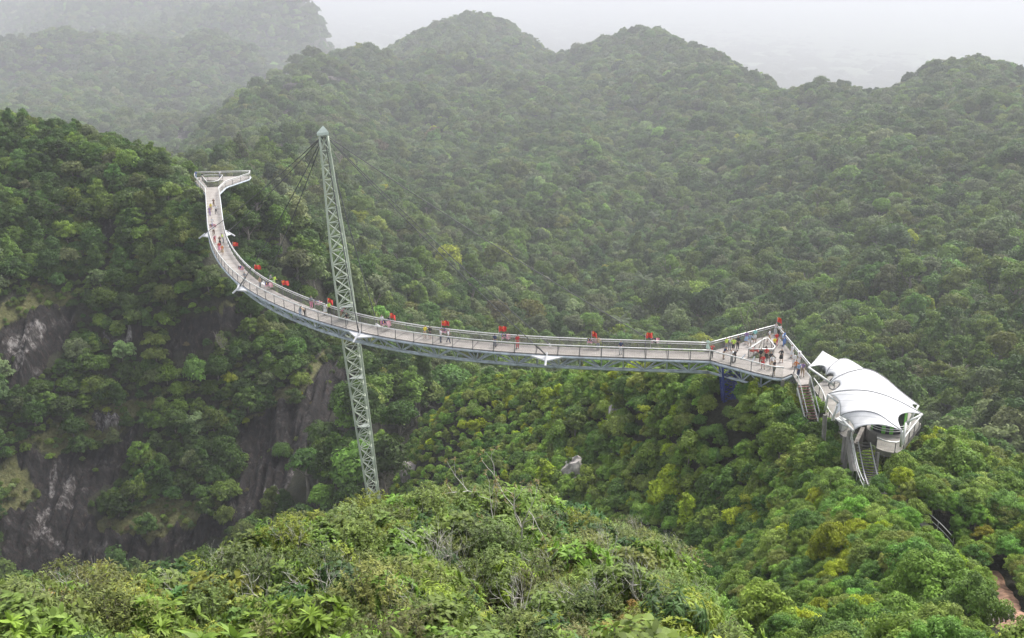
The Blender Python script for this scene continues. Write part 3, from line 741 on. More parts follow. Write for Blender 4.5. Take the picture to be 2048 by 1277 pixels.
tr = N(nt, "ShaderNodeBsdfTranslucent"); tr.inputs["Color"].default_value = (0.8, 0.8, 0.8, 1); ms = N(nt, "ShaderNodeMixShader"); ms.inputs[0].default_value = 0.12
nt.links.new(b.outputs[0], ms.inputs[1]); nt.links.new(tr.outputs[0], ms.inputs[2]); nt.links.new(ms.outputs[0], out.inputs[0])
PULL = [(0.20, 0.05), (0.10, 0.02), (0.13, 0.10), (0.10, 0.16), (0.10, 0.0)]
SAG = [0.25, 0.18, 0.30, 0.30, 0.12]
def sample(R, u):
    x = min(max(u, 0), 1) * NS; i = min(int(x), NS - 1); return R[i].lerp(R[i + 1], x - i)
NVV = 10
for k in range(5):
    A, B = RIBS[k], RIBS[k + 1]; rows = []
    for j in range(NVV + 1):
        v = j / NVV; w = 4 * v * (1 - v); row = []
        for i in range(NS + 1):
            u = i / NS; u = u * (1 - PULL[k][1] * w) + (1 - u) * PULL[k][0] * w
            p = sample(A, u).lerp(sample(B, u), v); row.append(p - Vector((0, 0, SAG[k] * w * (0.35 + 0.65 * 4 * (i / NS) * (1 - i / NS)))))
        rows.append(row)
    mb = MB(); mb.sheet(rows); o = mb.build("roof_bay", M_MEMB, ST, True)
    sm_ = o.modifiers.new("membrane", 'SOLIDIFY'); sm_.thickness = 0.03; sm_.offset = -1
for k in range(1, 5): MB().tube([p + Vector((0, 0, .03)) for p in RIBS[k]], 0.055, 6).build("roof_seam", simple("seam_%d" % k, (0.27, 0.27, 0.28), 0.5, var=0.03), ST, True)
M_MET = simple("white_steel", (0.62, 0.62, 0.60), 0.45, var=0.1)
# floor level and concrete body
ZF = -45.6
def at_f(px, py, z=ZF): return at_z(px, py, z)
FL = [at_f(*q) for q in [(1626, 776), (1640, 796), (1648, 814), (1652, 836), (1667, 858), (1688, 874), (1700, 876), (1716, 842), (1757, 842), (1752, 896), (1766, 902), (1786, 906), (1802, 903), (1811, 888), (1842, 848), (1790, 796), (1720, 766), (1660, 752)]]
slab("floor", FL, ZF - 0.55, ZF, M_CONC, ST)
lp = FL[:7]; lr = resample(lp, 1.2); railing(lr, [Vector((0, 0, 0))] * len(lr), ST, h=1.2)
fr = resample(FL[9:15], 1.0); railing(fr, [Vector((0, 0, 0))] * len(fr), ST, h=1.1)
# passenger cabin: rounded glass room with green doors
M_GLASS = simple("dark_glass", (0.03, 0.035, 0.04), 0.12, var=0.1); M_GREEN = simple("green_panel", (0.16, 0.48, 0.06), 0.45, var=0.08)
cab_c = (at_f(1764, 872) + at_f(1803, 872)) / 2 + Vector((0.2, 1.7, 0))
n = 28; ring = [cab_c + Vector((1.75 * cos(2 * pi * k / n), 1.45 * sin(2 * pi * k / n), 0)) for k in range(n)]
CB = MB().prism([(p.x, p.y) for p in ring], ZF + 0.02, ZF + 2.6).build("cabin", M_GLASS, ST)
for k in (18, 20, 24, 26, 14):
    p, q = ring[k], ring[(k + 1) % n]; o2 = (p + q) / 2 - cab_c; o2.z = 0; o2.normalize()
    MB().prism([(p + o2 * .01).to_2d(), (q + o2 * .01).to_2d(), (q + o2 * .06).to_2d(), (p + o2 * .06).to_2d()], ZF + 0.05, ZF + 2.5).build("door", M_GREEN, CB)
big = [cab_c + Vector((2.15 * cos(2 * pi * k / n), 1.9 * sin(2 * pi * k / n), 0)) for k in range(n)]
MB().prism([(p.x, p.y) for p in big], ZF - 1.35, ZF - 0.004).build("balcony_drum", M_CONC, ST)
bl = [p for p in big[13:28]] + [big[0]]
for h_ in (0.55, 0.8, 1.1): MB().tube([p + Vector((0, 0, h_)) for p in bl], 0.04, 6).build("balcony_rail", M_RAIL, ST, True)
# props: sloping masts at the roof corners, concrete legs down to the rock
def gnd(p): return float(ground(np.array([p.x]), np.array([p.y]))[0])
for a, b_ in [((1617, 735, 106), (1668, 771, 103)), ((1656, 790, 99.4), (1650, 822, 99.8)), ((1680, 834, 94.9), (1707, 862, 91)), ((1656, 790, 99.4), (1676, 806, 98)), ((1804, 863, 90), (1801, 893, 91)), ((1845, 829, 93.4), (1812, 846, 92.6)), ((1812, 846, 92.6), (1806, 890, 91.5)),
              ((1674, 812, 97.5), (1664, 842, 97)), ((1837, 811, 97.5), (1815, 850, 96.5))]:
    MB().tube([at_d(*a), at_d(*b_)], 0.11, 8).build("roof_strut", M_MET, ST, True)
legs = [((1755, 905, 94), (1752, 958, 92)), ((1690, 874, 95), (1684, 930, 93)), ((1700, 862, 94.5), (1690, 905, 93.5)), ((1795, 905, 95), (1797, 940, 95)), ((1650, 830, 99), (1651, 870, 98.5))]
for a, b_ in legs:
    p, q = at_d(*a), at_d(*b_); q.z = min(q.z, gnd(q) - 0.2)
    MB().tube([p, q], 0.23, 6).build("concrete_leg", M_CONC, ST)
w0, w1 = at_f(1660, 790), at_f(1720, 850)
mb = MB()
for a, b_ in ((FL[0], FL[3]), (FL[3], FL[5]), (FL[7], FL[6]), (at_f(1722, 846), at_f(1752, 846))):
    n2 = Vector((-(b_ - a).y, (b_ - a).x, 0)).normalized() * 0.4
    i0, i1 = a.lerp(b_, 0.03) + n2, a.lerp(b_, .97) + n2; i2, i3 = i1 + n2, i0 + n2
    mb.prism([i0.to_2d(), i1.to_2d(), i2.to_2d(), i3.to_2d()], ZF - 4.2, ZF - 0.556)
mb.build("retaining_wall", M_CONCDARK, ST)
MB().box(at_f(1683, 868) + Vector((0.3, 1.2, 0.62)), (1.3, 0.9, 1.2), rz=0.7).build("equipment_box", M_MET, ST)
MB().box(at_f(1672, 836) + Vector((0.4, 0.8, 0.9)), (1.1, 0.06, 1.3), rz=0.9).build("sign_panel", simple("pale_panel", (0.62, 0.68, 0.76), 0.4), ST)
# machinery under the roof
mb = MB()
for q, r_ in (((1650, 768), .35), ((1645, 762), .28), ((1657, 775), .3)):
    p = at_f(*q) + Vector((0.5, 1.2, 1.2)); mb.tube([p - Vector((0.5, 0, 0)), p + Vector((0.5, 0.1, 0))], r_, 12)
mb.build("winch", M_DARKRAIL, ST, True)
wc = at_f(1668, 800) + Vector((0.2, 1.0, 1.6))
mb = MB(); mb.tube([wc + Vector((0.75 * cos(a), 0.3 * cos(a), 0.75 * sin(a))) for a in np.linspace(0, 2 * pi, 25)], 0.07, 6); mb.tube([wc - Vector((.7, .28, 0)), wc + Vector((.7, .28, 0))], .05, 5); mb.tube([wc - Vector((0, 0, .7)), wc + Vector((0, 0, .7))], .05, 5)
mb.build("pulley_wheel", M_DARKRAIL, ST, True)
# raised gallery on the left side
ga = [at_z(1622, 764, ZD - 0.6), at_z(1640, 780, ZD - .9), at_z(1650, 796, ZD - 1.5)]
# stairs from the platform
STAIR = tag(empty("stairs", PASS[0].lerp(PASS[1], .5) + Vector((0, 0, -0.3))), "steep reddish brown steps going down beside the station from the platform", "stairs")
d_ = Vector((0.10, -1, 0)).normalized(); wv_ = (PASS[1] - PASS[0]); wv_.z = 0; wl = 1.15; wd = wv_.normalized()
TRKEND = 0
M_STEP = simple("red_brown_step", (0.17, 0.085, 0.07), 0.8, var=0.25)
sp0 = at_z(1607, 771, ZD)
for i in range(12):
    c = sp0 + d_ * (0.14 + 0.255 * i) - dz * (0.12 + 0.225 * i)
    mb = MB(); mb.box(c, (1.15, 0.26, 0.07), rz=atan2(d_.y, d_.x) + pi / 2); mb.build("step", M_STEP, STAIR)
for s_ in (-0.66, 0.66):
    sd_v = Vector((-d_.y, d_.x, 0)) * s_
    a, b_ = sp0 + sd_v, sp0 + sd_v + d_ * 3.2 - dz * 2.75
    mb = MB(); mb.tube([a + dz * 1.05 - d_ * .9, a + dz * 1.05, b_ + dz * 1.05, b_ - dz * .2], 0.045, 6)
    mb.tube([a - dz * .3, b_ - dz * .2], 0.11, 4); mb.tube([a + dz, a - dz * .3], .04, 5); mb.tube([a.lerp(b_, .5) + dz, a.lerp(b_, .5) - dz * .3], .04, 5)
    mb.build("handrail", M_RAIL, STAIR)
# supports of the platform passage
for q in (PASS[0], PE, PW[4]): MB().tube([(q.x, q.y, ZD - .2), (q.x, q.y, gnd(q) - 0.5)], 0.2, 8).build("support_post", M_CONC, BR)
# ------------------------------------------------------------------ track, path and the car on the slope to the right
TR = [(1729, 880, 94), (1735, 912, 91), (1743, 950, 87.3), (1758, 985, 81.5), (1800, 1025, 74), (1850, 1063, 67.5), (1897, 1105, 61.5), (1950, 1170, 53), (1990, 1228, 47), (2030, 1290, 41.5), (2080, 1370, 35)]
TRK = smooth(resample([at_d(*q) for q in TR], 0.8), 6)
zt = [max(p.z, gnd(p) + 0.55) for p in TRK]
TRK = [Vector((p.x, p.y, z)) for p, z in zip(TRK, zt)]; TRK = smooth(TRK, 8)
TN_ = normals(TRK)
TRK = [p - dz * 0.25 for p in TRK]
q_ = proj(np.array([tuple(p) for p in TRK]))
nk = int(np.argmax(q_[0] > 1757))
RAILT = tag(empty("lift_track", TRK[0]), "narrow steel rail track running down from under the white roof", "track")
for s_ in (-0.55, 0.55):
    MB().tube([p + n_ * s_ for p, n_ in list(zip(TRK, TN_))[:nk]], 0.06, 5).build("rail", simple("rail_steel", (0.33, 0.33, 0.33), 0.5), RAILT)
mb = MB()
for p, n_ in zip(resample(TRK[:nk], 0.6), normals(resample(TRK[:nk], 0.6))): mb.tube([p - n_ * .75 - dz * .08, p + n_ * .75 - dz * .08], 0.055, 4)
mb.build("sleepers", M_CONCDARK, RAILT)
for s_ in (-1.25,):
    mb = MB(); P = [p + n_ * s_ for p, n_ in list(zip(TRK, TN_))[:16]]
    mb.tube([p + dz * 0.9 for p in P], 0.04, 5); mb.tube([p + dz * .45 for p in P], .03, 5)
    for p in P[::3]: mb.tube([p - dz * .5, p + dz * .9], .04, 5)
    mb.build("guard_rail", M_RAIL, RAILT)
mb = MB(); P = [p + n_ * -1.2 for p, n_ in zip(TRK, TN_)]
mb.sheet([[p - dz * 1.2 - n_ * .25, p + dz * 0.1 - n_ * .25, p + dz * 0.1 + n_ * 0.25, p - dz * 1.2 + n_ * .25] for p, n_ in list(zip(P, TN_))[:9]]); mb.build("side_wall", M_CONC, RAILT)
for p, x in zip(TRK, q_[0]):
    if x < 1748: KEEPOUT.append((p.x, p.y, 2.0))
# a short stretch of walkway with its railing showing between the trees
WK = [ground_at(x_, y_, 40, 110) for x_, y_ in [(1838, 1052), (1860, 1068), (1880, 1088), (1897, 1108)]]; WK = smooth(resample(WK, 0.5), 3); wn = normals(WK)
WR = tag(empty("walkway", WK[0]), "short grey walkway with thin railing between the trees below the station", "walkway")
MB().sheet([[p - n_ * .5 + dz * 0.35, p + n_ * .5 + dz * .35, p + n_ * .5 - dz * .3, p - n_ * .5 - dz * .3, p - n_ * .5 + dz * 0.35] for p, n_ in zip(WK, wn)]).build("slab", M_CONC, WR)
mb = MB(); P = [p + n_ * .45 + dz * 0.35 for p, n_ in zip(WK, wn)]; mb.tube([p + dz * .95 for p in P], .035, 5); mb.tube([p + dz * .5 for p in P], .03, 5)
for p in P[::3]: mb.tube([p, p + dz * .95], .03, 5)
mb.build("railing", M_RAIL, WR)
for p in WK: KEEPOUT += [(p.x, p.y, 0.9), (p.x * .97, p.y * .97, 0.8)]
# lift car
def rail_at(x): return TRK[int(np.argmin(np.abs(q_[0] - x)))]
i_ = int(np.argmin(np.abs(q_[0] - 1986))); c_ = ground_at(1984, 1248, 25, 90) - dz * 0.45; t_ = Vector((0.93, 0.36, -0.12)).normalized(); a_ = Vector((-t_.y, t_.x, 0)).normalized()
CAR = tag(empty("lift_car", c_), "small grey lift car with glass ribbed roof on the slope track", "lift car")
Mx = Matrix((a_, t_, a_.cross(t_))).transposed()
def cp(u, v, w): return c_ + a_ * u * 0.8 + t_ * v * .78 + Vector((0, 0, 1)) * w * .8
mb = MB(); mb.box(c_ + dz * 0.35, (1.0, 1.8, 0.5), M=Mx); mb.build("chassis", M_CONCDARK, CAR)
mb = MB(); prof = [(-.66, .6), (-.68, 1.0), (-.5, 1.5), (0, 1.68), (.5, 1.5), (.68, 1.0), (.66, .6)]
mb.sheet([[cp(u, v, w) for v in (-1.1, 1.1)] for u, w in prof]); mb.build("glass_hood", simple("grey_glass", (0.07, 0.075, 0.08), 0.2), CAR)
for v in (-1.14, -0.7, -0.23, .23, .7, 1.14):
    MB().tube([cp(u * 1.03, v, w + 0.02) for u, w in prof], 0.045, 5).build("roof_rib", M_RAIL, CAR)
for s_ in (-1.12, 1.12):
    mb = MB(); mb.add([cp(u, s_, w) for u, w in prof], [tuple(range(7))]); mb.add([cp(u, s_ * 1.02, w) for u, w in prof], [tuple(range(7))[::-1]]); mb.build("end_panel", simple("grey_panel", (0.14, 0.145, 0.15), 0.35), CAR)
KEEPOUT += [(c_.x, c_.y, 1.6), (c_.x * .96, c_.y * .96, 1.6), (c_.x * .92, c_.y * .92, 0.9)]
# dirt path
PT = [ground_at(x_, y_, 25, 90) for x_, y_ in [(1982, 1148), (2000, 1176), (2022, 1212), (2040, 1250), (2056, 1290), (2076, 1350)]]
PT = smooth(resample(PT, 0.5), 6); wid = np.linspace(0.5, 1.35, len(PT)); nP = normals(PT)
rows = []
for p, n_, w_ in zip(PT, nP, wid):
    row = []
    for s_ in np.linspace(-1, 1, 7):
        q = p + n_ * (s_ * w_ * (1 + 0.25 * float(noise(p.x * 0.7 + s_, p.y * 0.7)))); row.append((q.x, q.y, gnd(q) + 0.22 - 0.18 * abs(s_)))
    rows.append(row); KEEPOUT += [(p.x, p.y, w_ + 0.55), (p.x * .96, p.y * .96, w_ + 0.9), (p.x * .92, p.y * .92, w_ + 0.5)]
m_dirt = simple("bare_earth", (0.25, 0.145, 0.095), 0.95, var=0.6, scale=2.2, bump=0.5)
tag(MB().sheet(rows).build("dirt_path", m_dirt, None, True), kind="structure")
# keep trees out of the station itself
for q in [(1640, 775), (1660, 800), (1690, 830), (1720, 860), (1760, 860), (1790, 870), (1690, 780), (1740, 810), (1790, 830)]:
    p = at_f(*q); KEEPOUT.append((p.x, p.y, 3.0))
p = at_d(1737, 930, 89); KEEPOUT.append((p.x, p.y, 1.8))
p = sp0 + d_ * 2; KEEPOUT.append((p.x, p.y, 2.2)); p = sp0 + d_ * 4; KEEPOUT.append((p.x, p.y, 1.6))
# ------------------------------------------------------------------ people: skinned bodies in a few poses, clothing cut from the same skin
M_SKIN = simple("skin", (0.42, 0.27, 0.19), 0.6, var=0.08)
def skeleton(pose):
    """joints of a 1.70 m figure facing -Y; returns vertices, edges, radii, bone groups"""
    V, E, R, Gp = [], [], [], []
    def j(p, r, par=None, grp="torso"):
        V.append(Vector(p)); R.append(r); Gp.append(grp)
        if par is not None: E.append((par, len(V) - 1))
        return len(V) - 1
    lean = pose.get("lean", 0.0)                       # forward bend at the hips
    def tr(p):
        p = Vector(p); q = p - Vector((0, 0, 0.93)); q.rotate(Matrix.Rotation(lean, 3, 'X')); return q + Vector((0, 0, 0.93))
    pel = j((0, 0, 0.93), 0.125)
    w_ = j(tr((0, 0, 1.07)), 0.115, pel); ch = j(tr((0, 0.01, 1.27)), 0.135, w_); sh = j(tr((0, 0.015, 1.40)), 0.10, ch)
    nk = j(tr((0, 0, 1.475)), 0.052, sh, "neck"); hb = j(tr((0, -0.005, 1.545)), 0.078, nk, "head"); hm = j(tr((0, -0.01, 1.62)), 0.090, hb, "head"); ht = j(tr((0, 0.0, 1.685)), 0.055, hm, "head")
    j(tr((0, -0.105, 1.575)), 0.014, hb, "head")
    for s, (el, wr) in zip((-1, 1), pose["arms"]):
        a = j(tr((s * 0.165, 0.01, 1.385)), 0.062, sh, "sleeve"); e = j(tr((s * el[0], el[1], el[2])), 0.043, a, "sleeve"); w2 = j(tr((s * wr[0], wr[1], wr[2])), 0.030, e, "arm")
        d = (V[w2] - V[e]).normalized(); side = d.cross(Vector((0, 1, 0.2))).normalized()
        pm = j(V[w2] + d * 0.055, 0.030, w2, "arm")
        for k in range(4):
            o = side * (k - 1.5) * 0.019
            f1 = j(V[pm] + d * 0.03 + o, 0.0095, pm, "arm"); f2 = j(V[f1] + d * (0.045 + 0.008 * (k in (1, 2))) + Vector((0, -0.012, 0)), 0.007, f1, "arm")
        t = j(V[w2] + d * 0.045 + side * 0.045 + Vector((0, -0.02, 0)), 0.010, w2, "arm")
    for s, (kn, an) in zip((-1, 1), pose["legs"]):
        h = j((s * 0.095, 0, 0.88), 0.098, pel, "thigh"); k = j((s * 0.105 + 0, kn[0], kn[1]), 0.062, h, "thigh"); a = j((s * 0.11, an[0], an[1]), 0.041, k, "shin")
        f = j((s * 0.115, an[0] + 0.03, an[1] - 0.045), 0.042, a, "foot"); j((s * 0.13, an[0] - 0.15, an[1] - 0.055), 0.032, f, "foot")
    return V, E, R, Gp
DOWN = ((0.22, 0.03, 1.12), (0.24, -0.05, 0.88)); RAISE = ((0.22, -0.16, 1.28), (0.10, -0.32, 1.50)); HIP = ((0.32, 0.06, 1.14), (0.17, -0.06, 1.02)); FWD = ((0.22, -0.10, 1.15), (0.17, -0.33, 1.17)); UP = ((0.25, 0.0, 1.62), (0.22, -0.04, 1.86))
STR_ = ((0, 0.49), (0.01, 0.095)); STEPF = ((-0.13, 0.50), (-0.20, 0.10)); STEPB = ((0.05, 0.49), (0.26, 0.13))
POSES = {"stand": dict(arms=(DOWN, DOWN), legs=(STR_, STR_)), "photo": dict(arms=(RAISE, RAISE), legs=(STR_, STR_)), "walk": dict(arms=(FWD, ((0.22, 0.14, 1.14), (0.23, 0.22, 0.93))), legs=(STEPF, STEPB)),
         "lean": dict(arms=(FWD, FWD), legs=(STR_, STR_), lean=0.35), "hip": dict(arms=(HIP, DOWN), legs=(STR_, STEPF)), "bend": dict(arms=(((0.2, -0.1, 1.1), (0.18, -0.25, 0.95)),) * 2, legs=(STR_, STR_), lean=0.9), "wave": dict(arms=(UP, DOWN), legs=(STR_, STR_))}
BODY = {}
def body_meshes(pname):
    V, E, R, Gp = skeleton(POSES[pname])
    me = bpy.data.meshes.new("figure"); me.from_pydata([tuple(v) for v in V], E, [])
    o = bpy.data.objects.new("figure_tmp", me); COL.objects.link(o)
    sk = o.modifiers.new("skin", 'SKIN'); sk.branch_smoothing = 0.6
    for i, r in enumerate(R): me.skin_vertices[0].data[i].radius = (r, r * (0.72 if Gp[i] == "torso" else 1.0))
    me.skin_vertices[0].data[0].use_root = True
    sb = o.modifiers.new("sub", 'SUBSURF'); sb.levels = 1; sb.render_levels = 1
    dg = bpy.context.evaluated_depsgraph_get()
    bm = bpy.data.meshes.new_from_object(o.evaluated_get(dg)); bm.name = "person_" + pname
    bpy.data.objects.remove(o)
    n = len(bm.vertices); co = np.empty(n * 3); bm.vertices.foreach_get("co", co); co = co.reshape(-1, 3); no = np.empty(n * 3); bm.vertices.foreach_get("normal", no); no = no.reshape(-1, 3)
    best = np.full(n, 1e9); lab = np.zeros(n, int); names = sorted(set(Gp)); tpar = np.zeros(n)
    for a, b in E:
        A, B = np.array(V[a]), np.array(V[b]); ab = B - A; t = np.clip(((co - A) @ ab) / (ab @ ab), 0, 1); d = np.linalg.norm(co - A - t[:, None] * ab, axis=1) - 0.5 * (R[a] + R[b])
        k = d < best; best[k] = d[k]; lab[k] = names.index(Gp[b]); tpar[k] = t[k]
    G_ = np.array(names)[lab]
    faces = [tuple(p.vertices) for p in bm.polygons]
    for p in bm.polygons: p.use_smooth = True
    bm.materials.clear(); bm.materials.append(M_SKIN)
    def cut(nm, groups, off, extra=None):
        sel = np.isin(G_, groups)
        if extra is not None: sel |= extra
        fs = [f for f in faces if all(sel[i] for i in f)]
        used = sorted({i for f in fs for i in f}); mp = {i: k for k, i in enumerate(used)}
        m = bpy.data.meshes.new(nm); m.from_pydata([tuple(co[i] + no[i] * off) for i in used], [], [tuple(mp[i] for i in f) for f in fs])
        for p in m.polygons: p.use_smooth = True
        m.materials.append(M_WHITE); return m
    low = (G_ == "torso") & (co[:, 2] < 0.98)
    hd = cut("hair", ["head"], 0.014)
    hc = np.array([v.co for v in hd.vertices]); 
    top = [i for i, g_ in enumerate(Gp) if g_ == "head"]; cen = np.array(V[top[1]])
    bm2 = bmesh.new(); bm2.from_mesh(hd)
    ax = np.array(V[top[2]]) - np.array(V[top[0]]); ax /= np.linalg.norm(ax); fw = np.array([0, -1, 0]); fw = fw - ax * (fw @ ax)
    rm = [f for f in bm2.faces if (np.array(f.calc_center_median()) - cen) @ ax < -0.01 + 0.8 * max(0, (np.array(f.calc_center_median()) - cen) @ fw) and (np.array(f.calc_center_median()) - cen) @ fw > -0.035]
    bmesh.ops.delete(bm2, geom=rm, context='FACES'); bm2.to_mesh(hd); bm2.free()
    shirt = cut("shirt", ["torso", "sleeve"], 0.014); trousers = cut("trousers", ["thigh", "shin"], 0.018, low); shorts = cut("shorts", ["thigh"], 0.02, low); shoes = cut("shoes", ["foot"], 0.010)
    # skirt: a flared cone from the waist to the knee
    n_ = 14; rows = [[(0.15 * cos(2 * pi * k / n_), 0.12 * sin(2 * pi * k / n_), 1.02) for k in range(n_ + 1)], [(0.20 * cos(2 * pi * k / n_), 0.17 * sin(2 * pi * k / n_), 0.80) for k in range(n_ + 1)],
                     [(0.25 * cos(2 * pi * k / n_), 0.22 * sin(2 * pi * k / n_), 0.46) for k in range(n_ + 1)]]
    skirt = MB().sheet(rows).mesh("skirt", M_WHITE, True)
    return dict(body=bm, shirt=shirt, trousers=trousers, shorts=shorts, skirt=skirt, shoes=shoes, hair=hd)
for p_ in POSES: BODY[p_] = body_meshes(p_)
HATM = MB(); HATM.tube([(0, 0, 1.66), (0, 0, 1.685)], 0.19, 14); HATM.tube([(0, 0, 1.67), (0, 0, 1.79)], 0.11, 12, 0.09); HATM = HATM.mesh("hat", M_WHITE)
_cl = {}
CLOTH = {"white": (0.72, 0.72, 0.73), "red": (0.55, 0.04, 0.04), "black": (0.025, 0.025, 0.03), "navy": (0.03, 0.045, 0.12), "yellow": (0.75, 0.62, 0.05), "lime": (0.55, 0.75, 0.08), "teal": (0.25, 0.55, 0.52), "pink": (0.75, 0.30, 0.42),
         "light blue": (0.35, 0.48, 0.68), "blue": (0.10, 0.22, 0.55), "grey": (0.25, 0.26, 0.28), "orange": (0.65, 0.22, 0.06), "tan": (0.45, 0.33, 0.22), "violet": (0.28, 0.18, 0.38), "mint": (0.55, 0.72, 0.62), "brown": (0.16, 0.09, 0.06)}
def cloth(c):
    if c not in _cl: _cl[c] = simple("cloth_" + c.replace(" ", "_"), CLOTH[c], 0.85, var=0.10)
    return _cl[c]
def part(nm, me, par, mat):
    o = link(nm, me, par)
    o.material_slots[0].link = 'OBJECT'; o.material_slots[0].material = mat
    return o
def person(px, py, label, pose, top, bottom, face, kind="trousers", hair="black", hat=None, h=1.70, z=ZD):
    p = at_z(px, py, z)
    root = tag(empty("person", p, face), label, "person", "visitors on the bridge"); s = h / 1.70; root.scale = (s, s, s)
    B = BODY[pose]
    link("body", B["body"], root)
    part("shirt", B["shirt"], root, cloth(top)); part(kind, B[kind], root, cloth(bottom)); part("shoes", B["shoes"], root, cloth("grey" if bottom == "black" else "black"))
    part("hair", B["hair"], root, cloth(hair))
    if hat: part("hat", HATM, root, cloth(hat))
    return root
